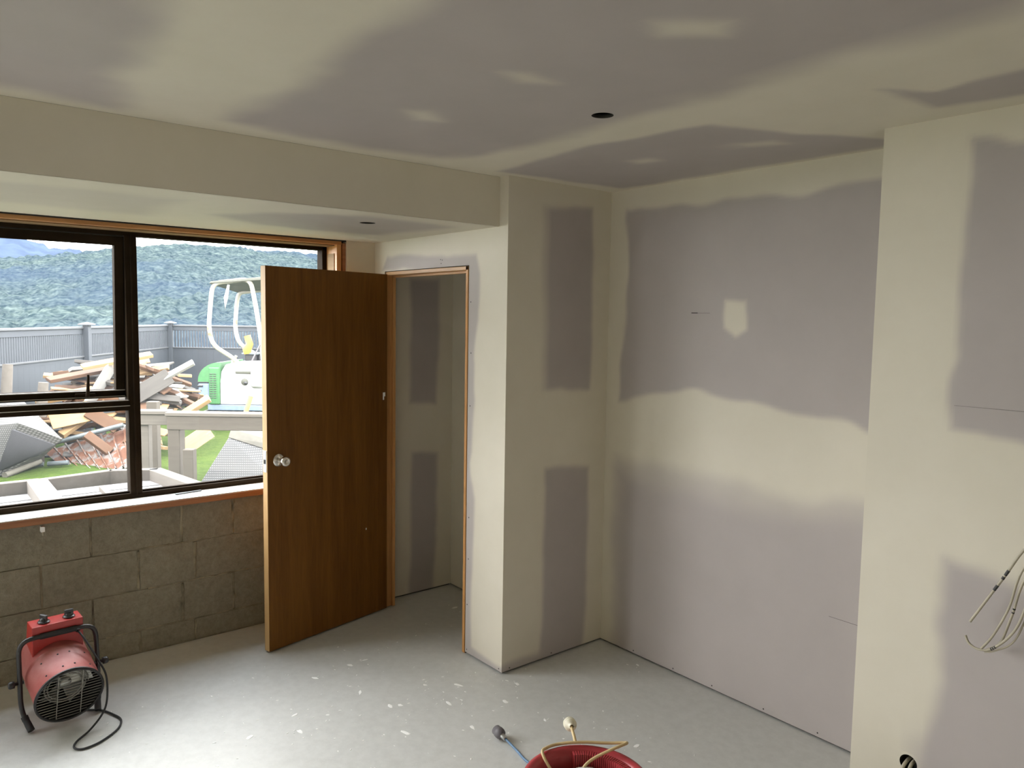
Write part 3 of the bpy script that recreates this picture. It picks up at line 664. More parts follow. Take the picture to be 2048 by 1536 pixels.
for z in (0.22, 1.74):
    mb.tube([(0.0, -DT - 0.004, z - 0.045), (0.0, -DT - 0.004, z + 0.045)], 0.005, M['steel']); mb.bbox((0.0025, -DT + 0.004, z - 0.04), (0.004, -0.006, z + 0.04), M['steel'], 0.0005, seg=1)
mb.build('hinge', dr)
mb = MB(); mb.bbox((0.020, -0.0005, 1.262), (0.038, 0.0012, 1.285), M['crumb'], 0.0006, seg=1); mb.bbox((0.028, -0.0005, 1.242), (0.038, 0.0012, 1.262), M['crumb'], 0.0006, seg=1)
mb.bbox((0.160, -0.0005, 0.505), (0.167, 0.001, 0.515), M['crumb'], 0.0004, seg=1)
tag(mb.build('plaster_splash', dr), 'white plaster splashes on the door face')

# ------------------------------------------------------------------ plaster specks on the floor (uncountable)
mb = MB(); rnd = random.Random(11)
listed = [(-3.334, 1.54), (-3.364, 1.824), (-2.883, 1.688), (-2.864, 1.727), (-2.742, 1.908), (-2.98, 1.434), (-3.075, 1.642), (-2.926, 1.284), (-2.653, 1.625), (-2.486, 2.881), (-2.698, 2.271), (-2.024, 2.224), (-1.99, 2.315), (-2.955, 1.918), (-2.859, 2.044), (-2.371, 2.155), (-3.065, 1.323), (-2.513, 1.871), (-3.007, 1.103), (-3.358, 1.738), (-3.673, 2.594), (-2.60, 2.12)]
def crumb(x, y, s):
    n = 8; a0 = rnd.uniform(0, 6.3); st_ = rnd.uniform(1.2, 2.6)
    base = []; 
    for k in range(n):
        a = 2 * PI * k / n; r = s * rnd.uniform(0.6, 1.15); p = Vector((math.cos(a) * r * st_, math.sin(a) * r, 0)); p.rotate(Euler((0, 0, a0)))
        base.append((x + p.x, y + p.y))
    vs = [(a, b, 0.0002) for a, b in base] + [(x + (a - x) * 0.8, y + (b - y) * 0.8, 0.0012) for a, b in base]
    fs = [(k, (k + 1) % n, n + (k + 1) % n, n + k) for k in range(n)] + [tuple(range(n, 2 * n))]
    mb.add(vs, fs, M['crumb'])
for (x, y) in listed:
    crumb(x, y, rnd.uniform(0.007, 0.013))
    for _ in range(3): crumb(x + rnd.gauss(0, 0.05), y + rnd.gauss(0, 0.05), rnd.uniform(0.0015, 0.004))
for _ in range(260): crumb(rnd.uniform(-3.6, -1.6), rnd.uniform(0.6, 2.6), rnd.uniform(0.0012, 0.0042))
tag(mb.build('plaster_specks'), 'white specks of dried plaster scattered over the concrete floor', 'plaster specks', kind='stuff')
# ------------------------------------------------------------------ red drum fan heater standing by the block wall
ht = empty('fan_heater', (-3.65, 0.53, 0), 0.085)
tag(ht, 'red drum fan heater with black tube handle standing by the block wall', 'heater')
TH = math.radians(18); PZ = 0.200
DM = Matrix.Translation((0, 0, PZ)) @ Matrix.Rotation(TH, 4, 'Y')        # local +X is the blowing direction
LZ = DM @ Matrix.Rotation(PI / 2, 4, 'Y')                                 # lathe axis z -> +X
R0 = 0.125
mb = MB()
mb.lathe([(0.118, -0.150), (R0 - 0.002, -0.146), (R0, -0.140), (R0, -0.02), (R0 + 0.002, -0.016), (R0 + 0.002, -0.008), (R0, -0.004), (R0, 0.138), (R0 + 0.003, 0.142), (R0 + 0.003, 0.148), (R0 - 0.003, 0.150)], M['dustyred'], LZ, 48)
mb.lathe([(R0 - 0.003, 0.150), (R0 - 0.004, 0.12), (R0 - 0.006, -0.10)], M['rubber'], LZ, 48)
mb.lathe([(0, -0.148), (0.118, -0.150)], M['dustyred'], LZ, 48)
for a in (100, 130, 50, 80):
    for xx in (-0.10, 0.03, 0.11):
        mb.lathe([(0, 0.0025), (0.003, 0.002), (0.004, 0)], M['black'], DM @ Matrix.Translation((xx, 0, 0)) @ Matrix.Rotation(math.radians(a - 90), 4, 'X') @ Matrix.Translation((0, 0, R0)), 8)
drum = mb.build('drum', ht)
mb = MB(); mb.lathe([(R0 - 0.004, 0.150), (R0 + 0.005, 0.152), (R0 + 0.005, 0.144), (R0 + 0.003, 0.140)], M['black'], LZ, 48)
mb.tube([LZ @ Vector((math.cos(t) * (R0 - 0.001), math.sin(t) * (R0 - 0.001), 0.151)) for t in np.linspace(0, 2 * PI, 48, endpoint=False)], 0.004, M['black'], 8, closed=True)
for k in range(17):
    zz = -0.112 + k * 0.014; L = math.sqrt(max(0, (R0 - 0.004) ** 2 - zz * zz))
    mb.tube([DM @ Vector((0.145, -L, zz)), DM @ Vector((0.145, L, zz))], 0.0013, M['darkmetal'], 6)
for yy in (-0.045, 0.045):
    L = math.sqrt(R0 ** 2 - yy * yy) - 0.008
    mb.tube([DM @ Vector((0.149, yy, -L)), DM @ Vector((0.149, yy, L))], 0.0022, M['darkmetal'], 6)
mb.build('grille', ht)
mb = MB(); mb.lathe([(0, 0.02), (0.124, 0.02)], M['rubber'], LZ, 32)
mb.tube(smooth_path([DM @ Vector((0.09, 0.085 * math.cos(t) * (1 - 0.02 * t), 0.085 * math.sin(t) * (1 - 0.02 * t))) for t in np.linspace(0, 14, 60)], 2), 0.004, M['darkmetal'], 6)
for k in range(5):
    a = 2 * PI * k / 5; q = Matrix.Rotation(a, 4, 'X')
    v = [DM @ q @ Vector(p) for p in ((0.045, -0.015, 0.02), (0.065, 0.02, 0.02), (0.075, 0.045, 0.10), (0.040, -0.045, 0.10))]
    mb.add(v + [x + Vector((0.002, 0, 0.001)) for x in v], [(0, 1, 2, 3), (4, 7, 6, 5), (0, 4, 5, 1), (1, 5, 6, 2), (2, 6, 7, 3), (3, 7, 4, 0)], M['fanblade'])
mb.lathe([(0, 0.085), (0.02, 0.083), (0.026, 0.07), (0.026, 0.03)], M['fanblade'], LZ, 20)
mb.build('fan_blades', ht)
# control box: straight-sided with flanks that run down on to the drum
mb = MB()
bx0, bx1, by, bzt = -0.150, -0.050, 0.096, 0.205
mb.hull([DM @ Vector(p) for p in ((bx0, -by, bzt - 0.02), (bx0, by, bzt - 0.02), (bx1 - 0.02, -by, bzt), (bx1 - 0.02, by, bzt), (bx0, -by, 0.06), (bx0, by, 0.06), (bx1 + 0.012, -by, 0.08), (bx1 + 0.012, by, 0.08))], M['red'], 0.003)
boxo = mb.build('control_box', ht)
nrm = Matrix.Rotation(-math.atan2(0.02, bx1 - 0.02 - bx0), 4, 'Y')
for i, yy in enumerate((-0.045, 0.050)):
    km = DM @ Matrix.Translation((-0.105, yy, bzt - 0.005)) @ nrm
    mb = MB(); mb.lathe([(0.0, 0.004), (0.021, 0.004), (0.0235, 0.0)], M['black'], km, 24)
    mb.lathe([(0, 0.016), (0.014, 0.015), (0.016, 0.004)], M['black'], km, 24)
    mb.bbox((-0.017, -0.0055, 0.008), (0.017, 0.0055, 0.030), M['black'], 0.002, km @ Matrix.Rotation((0.5, 1.5)[i], 4, 'Z'))
    k = mb.build('control_knob', boxo)
# tube stand and handle in one loop
mb = MB(); W_ = 0.147
pth = [(0.055, -W_ + 0.02, 0.008), (0.005, -W_ + 0.004, 0.075), (0.0, -W_, 0.12), (0.0, -W_, PZ), (0.0, -W_, 0.375), (0.0, W_ - 0.005, 0.375), (0.0, W_, PZ), (0.0, W_, 0.12), (0.005, W_ - 0.004, 0.075), (0.055, W_ - 0.02, 0.008)]
mb.tube(rounded(pth, 0.055, 7), 0.0095, M['black'], 12)
mb.tube([(0.0, -0.068, 0.375), (0.0, 0.068, 0.375)], 0.0125, M['rubber'], 14)
hd = mb.build('tube_handle', ht)
for s_ in (-1, 1):
    mb = MB(); a = Vector((0.062, s_ * (W_ - 0.022), 0.0135)); b_ = Vector((0.026, s_ * (W_ - 0.012), 0.046))
    mb.tube([a, a.lerp(b_, 0.5), b_], [0.0135, 0.0132, 0.0125], M['rubber'], 14)
    mb.tube([b_, b_.lerp(Vector((0.006, s_ * (W_ - 0.004), 0.074)), 0.5)], 0.0135, M['rubber'], 14); mb.build('foot_sleeve', ht)
    mb = MB(); mb.lathe([(0, 0.036), (0.012, 0.035), (0.015, 0.030), (0.015, 0.014), (0.007, 0.012), (0.007, -0.02)], M['black'], Matrix.Translation((0, s_ * (W_ + 0.006), PZ)) @ Matrix.Rotation(-s_ * PI / 2, 4, 'X'), 20)
    mb.build('pivot_knob', ht)
# power cord: from the box front down over the drum, a loop on the floor, back under the heater
ex0 = DM @ Vector((-0.045, 0.070, 0.160))
pc = [ex0, DM @ Vector((0.0, 0.083, 0.150)), DM @ Vector((0.09, 0.115, 0.095)), DM @ Vector((0.150, 0.135, 0.045)), (0.175, 0.130, 0.10), (0.19, 0.105, 0.05), (0.215, 0.05, 0.012), (0.26, -0.01, 0.0055), (0.305, -0.03, 0.0055), (0.335, -0.005, 0.0055), (0.325, 0.06, 0.0055), (0.27, 0.14, 0.0055), (0.20, 0.175, 0.0055), (0.13, 0.165, 0.0055), (0.06, 0.14, 0.0055), (0.02, 0.10, 0.0055), (-0.05, 0.02, 0.0055)]
mb = MB(); mb.tube(smooth_path(pc, 8), 0.0042, M['rubber'], 10); mb.lathe([(0.010, 0), (0.009, 0.012), (0.005, 0.016)], M['rubber'], DM @ Matrix.Translation((-0.052, 0.070, 0.160)) @ Matrix.Rotation(1.2, 4, 'Y'), 12)
mb.build('power_cord', ht)
# ------------------------------------------------------------------ red builder's tub with a beige lead over its rim
RC = Vector((-1.636, 1.668, 0)); RR = 0.20; RZ = 0.28
tb = empty('red_tub', RC, 0); tag(tb, 'red ribbed plastic tub holding white rags, cut off by the bottom edge', 'tub')
mb = MB()
mb.lathe([(0, 0.004), (0.135, 0.0), (0.15, 0.006), (0.186, RZ - 0.045), (0.192, RZ - 0.03), (0.205, RZ - 0.026), (0.208, RZ - 0.012), (0.202, RZ - 0.002), (0.190, RZ), (0.176, RZ - 0.006), (0.170, RZ - 0.022), (0.163, RZ - 0.075), (0.145, 0.012), (0, 0.010)], M['plasticred'], None, 64)
mb.build('tub_body', tb)
mb = MB()
for k in range(26):
    a = math.radians(150 - 2.8 * k)
    mb.box((-0.0028, 0.150, RZ - 0.075), (0.0028, 0.1765, RZ - 0.008), M['plasticred'], Matrix.Rotation(a - PI / 2, 4, 'Z'))
o = mb.build('rim_ribs', tb)
def tp(deg, r, z): return Vector((RC.x + r * math.cos(math.radians(deg)), RC.y + r * math.sin(math.radians(deg)), z))
# crumpled rags
bm = bmesh.new(); bmesh.ops.create_icosphere(bm, subdivisions=5, radius=0.156)
for v in bm.verts:
    n = fbm(np.array([v.co.x * 16 + 5]), np.array([v.co.y * 16 + v.co.z * 20]), 4, 2)[0]
    v.co *= 0.86 + 0.26 * n
    v.co.z = v.co.z * 0.36 + 0.212
bm.verts.index_update(); mb = MB(); mb.add([v.co for v in bm.verts], [[v.index for v in f.verts] for f in bm.faces], M['rag'], True); bm.free()
rg = mb.build('white_rags', loc=RC); tag(rg, 'crumpled white rags inside the red tub', 'rags')
# beige lead
cd = empty('beige_extension_lead', RC); tag(cd, 'beige flex with round cream plug looped over the rim of the red tub', 'cord')
ctr = RC
P = [tp(193, 0.09, 0.22), tp(190, 0.15, 0.262), tp(186, 0.188, RZ + 0.009), tp(176, 0.205, RZ + 0.005), tp(165, 0.212, RZ + 0.002), tp(153, 0.2, RZ + 0.008), tp(136, 0.198, RZ + 0.010), tp(116, 0.21, RZ + 0.012), tp(102, 0.23, RZ + 0.02), tp(98, 0.22, RZ + 0.028), tp(104, 0.18, RZ + 0.02), tp(122, 0.14, RZ - 0.005), tp(136, 0.12, RZ - 0.025), tp(146, 0.11, RZ - 0.055)]
mb = MB(); mb.tube([p - RC for p in smooth_path(P, 8)], 0.0052, M['beigecord'], 10)
P2 = [tp(146, 0.198, RZ + 0.009), tp(146.5, 0.215, RZ + 0.020), tp(147, 0.245, RZ + 0.030), tp(147, 0.268, RZ + 0.033)]
mb.tube([p - RC for p in smooth_path(P2, 6)], 0.0055, M['beigecord'], 10)
mb.build('flex', cd)
pm = Matrix.Translation(tp(147, 0.262, RZ + 0.033) - RC) @ (tp(147, 1, 0.0) - tp(147, 0, 0.0)).to_track_quat('Z', 'Y').to_matrix().to_4x4() @ Matrix.Rotation(0.25, 4, 'X')
mb = MB(); mb.lathe([(0.007, -0.012), (0.010, -0.006), (0.012, 0.0), (0.020, 0.006), (0.0225, 0.012), (0.0225, 0.020), (0.020, 0.021), (0.0225, 0.022), (0.0225, 0.034), (0.019, 0.037), (0, 0.037)], M['beigeplug'], pm, 28)
mb.build('round_plug', cd)
# blue lead with grey socket on the floor
bl = empty('blue_extension_lead', (-2.36, 1.92, 0)); tag(bl, 'blue flex ending in a dark grey socket on the concrete floor', 'cord')
q0 = Vector((-2.36, 1.92, 0))
P3 = [(-2.345, 1.905, 0.022), (-2.31, 1.905, 0.014), (-2.25, 1.90, 0.006), (-2.17, 1.885, 0.0055), (-2.07, 1.90, 0.0055), (-1.95, 1.93, 0.0055), (-1.80, 1.96, 0.0055), (-1.66, 1.93, 0.0055)]
mb = MB(); mb.tube([Vector(p) - q0 for p in smooth_path(P3, 8)], 0.0048, M['bluecord'], 10); mb.build('flex', bl)
dv = (Vector((-2.41, 1.910, 0.028)) - Vector((-2.345, 1.905, 0.022))).normalized()
pm = Matrix.Translation(Vector((-2.350, 1.905, 0.0225)) - q0) @ dv.to_track_quat('Z', 'Y').to_matrix().to_4x4()
mb = MB(); mb.lathe([(0.0055, -0.020), (0.010, -0.018), (0.010, 0.0), (0.013, 0.004)], M['steel'], pm, 20)
mb.lathe([(0.013, 0.002), (0.020, 0.010), (0.0225, 0.020), (0.0225, 0.034), (0.0205, 0.036), (0.0205, 0.050), (0.016, 0.053), (0, 0.053)], M['greyplug'], pm, 28); mb.build('socket', bl)
# ------------------------------------------------------------------ loose cables at the right-hand wall
def kp(x, z, y=2.60): k = y / 2.66; return Vector((x * k, y, 1.725 + (z - 1.725) * k))
hub = Vector((-0.60, YN - 0.002, 1.30))
cabs = [
 ('thin white cable with black marker bands pointing down left, end free', [hub, Vector((-0.66, 2.585, 1.24)), kp(-0.783, 1.051), kp(-0.83, 0.955), kp(-0.917, 0.784, 2.59)], 0.0042, True),
 ('white cable whose end hooks furthest to the left and curls up', [hub, Vector((-0.64, 2.58, 1.22)), kp(-0.752, 0.93, 2.58), kp(-0.79, 0.80, 2.58), kp(-0.845, 0.722, 2.58), kp(-0.885, 0.703, 2.58), kp(-0.915, 0.712, 2.585), kp(-0.928, 0.735, 2.59)], 0.0038, True),
 ('white cable forming the inner side of the hanging bundle', [hub, Vector((-0.65, 2.57, 1.20)), kp(-0.778, 1.0, 2.57), kp(-0.812, 0.86, 2.57), kp(-0.850, 0.76, 2.57), kp(-0.880, 0.708, 2.58)], 0.0036, False),
 ('white cable forming the middle of the hanging bundle', [hub, Vector((-0.64, 2.60, 1.21)), kp(-0.768, 0.98, 2.60), kp(-0.802, 0.84, 2.60), kp(-0.828, 0.745, 2.60), kp(-0.862, 0.712, 2.60)], 0.0036, True),
 ('thin cable bowing outermost right of the hanging bundle', [hub, Vector((-0.62, 2.59, 1.18)), kp(-0.745, 0.90, 2.59), kp(-0.79, 0.765, 2.59), kp(-0.84, 0.715, 2.585), kp(-0.87, 0.700, 2.585)], 0.0026, False)]
for lb, pts, r, marks in cabs:
    P = smooth_path([p - hub for p in pts], 10)
    mb = MB(); mb.tube(P, r, M['cable'], 10); o = mb.build('wall_cable', loc=hub); tag(o, lb + ' on the right wall', 'cable', 'cables hanging from the right wall')
    if marks:
        mb = MB()
        for t in ((0.72, 0.75), (0.77, 0.785), (0.80, 0.83)) if r > 0.004 else ((0.56, 0.567), (0.573, 0.58), (0.586, 0.593)):
            i0 = int(t[0] * (len(P) - 1)); p = P[i0]; d = (P[i0 + 1] - P[i0]).normalized(); mb.tube([p, p + d * (t[1] - t[0]) * 0.65], r + 0.0004, M['ink'], 10)
        tag(mb.build('marker_bands', o), 'black marker bands')
mb = MB(); mb.lathe([(0, 0), (0.018, 0.0), (0.02, -0.002)], M['dark'], Matrix.Translation((0, -0.0, 0)) @ Matrix.Rotation(PI / 2, 4, 'X'), 20); o = mb.build('cable_outlet_hole', loc=(hub.x, YN - 0.003, hub.z)); tag(o, 'small round hole where the bundle of cables leaves the right wall', 'hole', kind='structure')
for i, (dx, lb) in enumerate(((-0.008, 'left of the two grey cables poking out of the low round wall hole'), (0.010, 'right of the two grey cables poking out of the low round wall hole'))):
    p0 = Vector((-1.078 + dx, YN + 0.04, 0.238)); P = smooth_path([(0, 0, 0), (0.0, -0.035, -0.004), (-0.002 + dx * 0.2, -0.055, -0.022), (-0.006 + dx * 0.5, -0.062, -0.07), (-0.004 + dx, -0.055, -0.14), (dx, -0.05, -0.20)], 8)
    mb = MB(); mb.tube(P, 0.0058, M['cable'], 10); tag(mb.build('grey_cable', loc=p0), lb, 'cable', 'cables in the low wall hole')
# cable stub and fixing under the sill, strip lying on the sill
mb = MB(); mb.bbox((-0.012, -0.008, -0.012), (0.014, 0.010, 0.014), M['crumb'], 0.003); mb.tube([(0.004, 0, -0.01), (0.006, 0.001, -0.03)], 0.004, M['cable'])
tag(mb.build('wall_fixing', loc=(XW + 0.012, 0.545, 0.715)), 'small white fixing stuck on the blocks just under the sill', 'fixing')
mb = MB(); mb.bbox((-0.007, -0.068, 0), (0.007, 0.068, 0.006), M['palesteel'], 0.001, Matrix.Rotation(0.13, 4, 'Z'))
tag(mb.build('metal_strip', loc=(-4.165, 1.22, WZ0 + 0.0025)), 'short pale metal strip lying on the white window sill', 'strip')
# ================================================================== THE YARD
YW = 0.884596                                          # bearing of the yard pieces that stand square to the view
rV = Vector((0.6334, 0.7738, 0)); fV = Vector((-0.7738, 0.6334, 0))
def gz(x): return -0.10 - 0.10 * min(1, max(0, (-x - 10.5) / 2.5))
xs = [-4.32, -6, -8, -9.5, -10.5, -11.1, -11.8, -12.4, -13, -15, -18, -22, -27]; ys = list(np.linspace(-16, 26, 22))
mb = MB(); vs = [(x, y, gz(x)) for x in xs for y in ys]; n = len(ys)
mb.add(vs, [(i * n + j, i * n + j + 1, (i + 1) * n + j + 1, (i + 1) * n + j) for i in range(len(xs) - 1) for j in range(n - 1)], M['grass'], True)
tag(mb.build('lawn'), 'sunlit green lawn outside the window', 'lawn', kind='structure')
# hillside beyond the fence
prof = [(-900, 527), (-300, 525), (-60, 525), (0, 523), (60, 520), (110, 515), (150, 509), (200, 505), (268, 493), (330, 489), (400, 493), (480, 499), (540, 511), (560, 505), (640, 515), (760, 521), (1100, 515), (1500, 525)]
pfar = [(-900, 450), (-300, 440), (-60, 452), (0, 466), (40, 473), (70, 487), (100, 496), (140, 500), (200, 512), (300, 515), (1500, 520)]
def terrain(name, r0, r1, z0, prof_, nr, na, bumps, mat, seed):
    px = np.linspace(-700, 1300, na); al = np.arctan((px - 1024) / 1541.0); yr = np.interp(px, [p[0] for p in prof_], [p[1] for p in prof_])
    hr = 1.725 + r1 * (638.6 + (px - 1024) * 0.01546 - yr) / 1541.0
    rr = np.linspace(r0, r1, nr); P = []; t = (rr - r0) / (r1 - r0)
    for i, r in enumerate(rr):
        e = t[i] ** 0.85
        h = z0 + (hr - z0) * e
        L = al; X = rV.x * math.tan(0) + 0
        wx = r * (np.tan(L) * rV.x + fV.x); wy = r * (np.tan(L) * rV.y + fV.y)
        b = (fbm(wx / 30, wy / 30, 3, seed) - 0.45) * bumps * 3.0 * (1 - 0.7 * e) + (fbm(wx / 2.4, wy / 2.4, 3, seed + 5) - 0.45) * bumps * 0.8
        P += list(zip(wx, wy, h + b))
    F = [(i * na + j, i * na + j + 1, (i + 1) * na + j + 1, (i + 1) * na + j) for i in range(nr - 1) for j in range(na - 1)]
    m_ = MB(); m_.v = [tuple(map(float, p)) for p in P]; m_.f = [list(f) for f in F]; m_.m = [0] * len(F); m_.sm = [True] * len(F); m_.mats = [mat]
    return m_.build(name)
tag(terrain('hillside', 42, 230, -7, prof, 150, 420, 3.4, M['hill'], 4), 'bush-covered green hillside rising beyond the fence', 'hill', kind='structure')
tag(terrain('distant_hill', 420, 700, 0, pfar, 20, 200, 8, M['farhill'], 9), 'distant ridge coloured haze-blue at the far left of the window', 'hill', kind='structure')

# grey fence in two runs meeting at a corner post
def fence(label, A, B, spacing, first):
    A = Vector(A); B = Vector(B); d = (B - A); L = d.length; a = math.atan2(d.y, d.x)
    t = empty('garden_fence', (A.x, A.y, -0.22), a); tag(t, label, 'fence', 'grey fence round the yard')
    H = 1.72
    m = MB(); m.bbox((0, -0.035, H - 0.035), (L, 0.045, H), M['fencecap'], 0.005, seg=1); m.bbox((0, -0.012, H - 0.125), (L, 0.018, H - 0.036), M['fence'], 0.003, seg=1); m.build('top_rail', t)
    m = MB(); m.bbox((0, -0.035, H - 0.50), (L, 0.040, H - 0.475), M['fencecap'], 0.003, seg=1); m.bbox((0, -0.012, H - 0.56), (L, 0.018, H - 0.50), M['fence'], 0.003, seg=1); m.build('middle_rail', t)
    m = MB(); k = 0
    while k * 0.062 < L: m.box((k * 0.062, -0.008, H - 0.48), (k * 0.062 + 0.034, 0.010, H - 0.12), M['fence']); k += 1
    m.build('slats', t)['kind'] = 'stuff'
    m = MB(); k = 0
    while k * 0.15 < L: m.box((k * 0.15, -0.005, 0.02), (min(L, k * 0.15 + 0.149), 0.018, H - 0.55), M['fence']); k += 1
    m.build('board_panel', t)
    x = first
    while x < L + 0.01:
        m = MB(); m.bbox((x - 0.055, 0.02, 0), (x + 0.055, 0.11, H + 0.02), M['fence'], 0.005, seg=1); p = m.build('post', t)
        m = MB(); m.bbox((x - 0.10, -0.035, H + 0.02), (x + 0.10, 0.165, H + 0.045), M['fencecap'], 0.004, seg=1); m.hull([(x - 0.09, -0.025, H + 0.045), (x + 0.09, -0.025, H + 0.045), (x + 0.09, 0.155, H + 0.045), (x - 0.09, 0.155, H + 0.045), (x, 0.065, H + 0.075)], M['fencecap']); m.build('post_cap', p)
        x += spacing
fence('grey slatted fence run at the left, running from the window edge to the corner post', (-17.48, 4.76, 0), (-9.2, -0.79, 0), 3.95, 0.02)
fence('grey slatted fence run behind the excavator, right of the corner post', (-13.9, 9.10, 0), (-17.42, 4.86, 0), 2.7, 0.3)

# heap of demolition timber: every plank its own object
rnd = random.Random(21); PC = Vector((-11.70, 2.62, -0.18))
kinds = {'A': ('pale sawn board lying in the timber heap in front of the fence', 'pale boards in the timber heap', 'timA'),
         'B': ('orange-brown board lying in the timber heap in front of the fence', 'orange-brown boards in the timber heap', 'timB'),
         'C': ('grey weathered board lying in the timber heap in front of the fence', 'grey boards in the timber heap', 'timC'),
         'D': ('white painted board lying in the timber heap in front of the fence', 'white boards in the timber heap', 'timD')}
def plank(loc, L, Wd, T, rz, ry, rx, k, label=None):
    m = MB(); m.bbox((-L / 2, -Wd / 2, -T / 2), (L / 2, Wd / 2, T / 2), M[kinds[k][2]], min(0.004, T * 0.2), seg=1)
    o = m.build('timber_plank', loc=loc); o.rotation_euler = Euler((rx, ry, rz), 'ZYX')
    if label: tag(o, label, 'plank', 'marked boards of the timber heap')
    else: tag(o, kinds[k][0], 'plank', kinds[k][1])
    return o
def heap(u, v): return 1.30 * max(0, 1 - (abs(u) / 1.28) ** 2.2 - (abs(v) / 1.05) ** 2.2)
for i in range(150):
    ly = rnd.random()
    u = rnd.uniform(-0.95, 0.80); v = rnd.uniform(-0.95, 0.55)
    hz_ = heap(u - 0.02, v)
    if hz_ < 0.10: u *= 0.6; v *= 0.6; hz_ = heap(u, v)
    z = max(0.05, hz_ * (rnd.uniform(0.35, 0.75) if ly < 0.3 else rnd.uniform(0.82, 1.0)) - 0.03)
    L = rnd.choice([0.35, 0.5, 0.6, 0.8, 0.9, 1.1]) * (1.0 if abs(u) < 0.6 else 0.7)
    Wd, T = rnd.choice([(0.09, 0.045), (0.09, 0.045), (0.14, 0.022), (0.10, 0.02), (0.065, 0.045), (0.19, 0.022)])
    slope = -u * 0.16
    p = PC + rV * u + fV * v; 
    plank((p.x, p.y, p.z + z), L, Wd, T, YW + rnd.choice([rnd.gauss(0, 0.35), rnd.gauss(0.1, 0.25), rnd.uniform(-1.5, 1.5)]), rnd.gauss(0, 0.13) + slope * -0.5 + (0.12 if u > 0.4 else 0), rnd.gauss(0, 0.35) + (0.25 if v < -0.2 else 0), rnd.choices('ABCD', (4, 4, 4, 1.5))[0])
# boards that can be singled out
def between(a, b_, Wd, T, k, label, roll=0.0):
    a = Vector(a); b_ = Vector(b_); d = b_ - a
    o = plank((a + b_) / 2, d.length, Wd, T, math.atan2(d.y, d.x), -math.atan2(d.z, math.hypot(d.x, d.y)), roll, k, label); return o
between((-11.26, 2.35, 1.02), (-11.10, 2.02, 0.52), 0.20, 0.03, 'D', 'broad white board leaning steeply on the heap, left of the window mullion', 1.2)
between((-10.95, 2.84, 0.82), (-10.76, 3.25, 1.08), 0.09, 0.045, 'D', 'white stick poking up from the right shoulder of the timber heap', 0.8)
between((-10.95, 2.40, 0.55), (-10.88, 2.98, 0.90), 0.22, 0.03, 'C', 'wide grey-white board sloping across the heap right of the mullion', 1.25)
between((-11.30, 1.62, 0.86), (-11.45, 2.50, 1.00), 0.16, 0.045, 'B', 'long orange board jutting out of the top left of the heap', 0.2)
between((-11.25, 2.00, 1.02), (-11.25, 2.85, 1.17), 0.14, 0.045, 'A', 'topmost pale board across the crown of the heap', 0.3)
between((-11.15, 1.45, 0.62), (-11.12, 2.10, 0.72), 0.14, 0.06, 'A', 'pale beam at the left flank of the heap', 0.5)
between((-10.75, 1.66, 0.22), (-10.93, 2.06, 0.46), 0.09, 0.07, 'A', 'pale square beam slanting up beside the pale roofing sheet', 0.5)
between((-10.75, 1.96, 0.50), (-10.58, 2.26, 0.28), 0.16, 0.035, 'B', 'brown plank with a pale edge slanting down to the rusty sheets', 1.0)
between((-10.80, 1.55, 0.42), (-10.80, 2.00, 0.50), 0.30, 0.02, 'A', 'yellowish plywood panel at the lower left of the heap', 0.9)
between((-10.45, 1.88, 0.25), (-10.35, 2.12, 0.02), 0.12, 0.05, 'B', 'short orange offcut beside the rusty sheets', 0.7)
between((-10.80, 2.95, 0.28), (-10.60, 3.40, 0.60), 0.12, 0.06, 'A', 'pale beam slanting at the lower right of the heap', 0.6)
between((-10.15, 2.92, 0.02), (-10.30, 3.30, 0.20), 0.20, 0.05, 'A', 'pale block leaning below the table rail right of the grey leg', 1.2)

# rusted pressed roofing sheets leaning on the heap
def tile_sheet(loc, rot, L, Wd, label):
    m = MB(); nst = max(3, int(L / 0.14)); prof_ = []
    for i in range(nst): prof_ += [(i * L / nst, 0.0), (i * L / nst + L / nst * 0.82, 0.018), (i * L / nst + L / nst * 0.86, 0.034), (i * L / nst + L / nst * 0.95, 0.034)]
    prof_.append((L, 0.0)); k = len(prof_); W2 = 10; vs = []
    for side in (0, -0.003):
        for j in range(W2 + 1):
            for (a, h) in prof_: vs.append((a - L / 2, (j / W2 - 0.5) * Wd, h + 0.012 * math.sin(j * PI / 2.5) + side))
    fs = []; off = (W2 + 1) * k
    for j in range(W2):
        for i in range(k - 1): q = j * k + i; fs += [(q, q + 1, q + k + 1, q + k), (off + q, off + q + k, off + q + k + 1, off + q + 1)]
    m.add(vs, fs, M['rust']); o = m.build('roofing_sheet', loc=loc); o.rotation_euler = rot; tag(o, label, 'roofing sheet', 'rusted roofing sheets by the timber heap'); return o
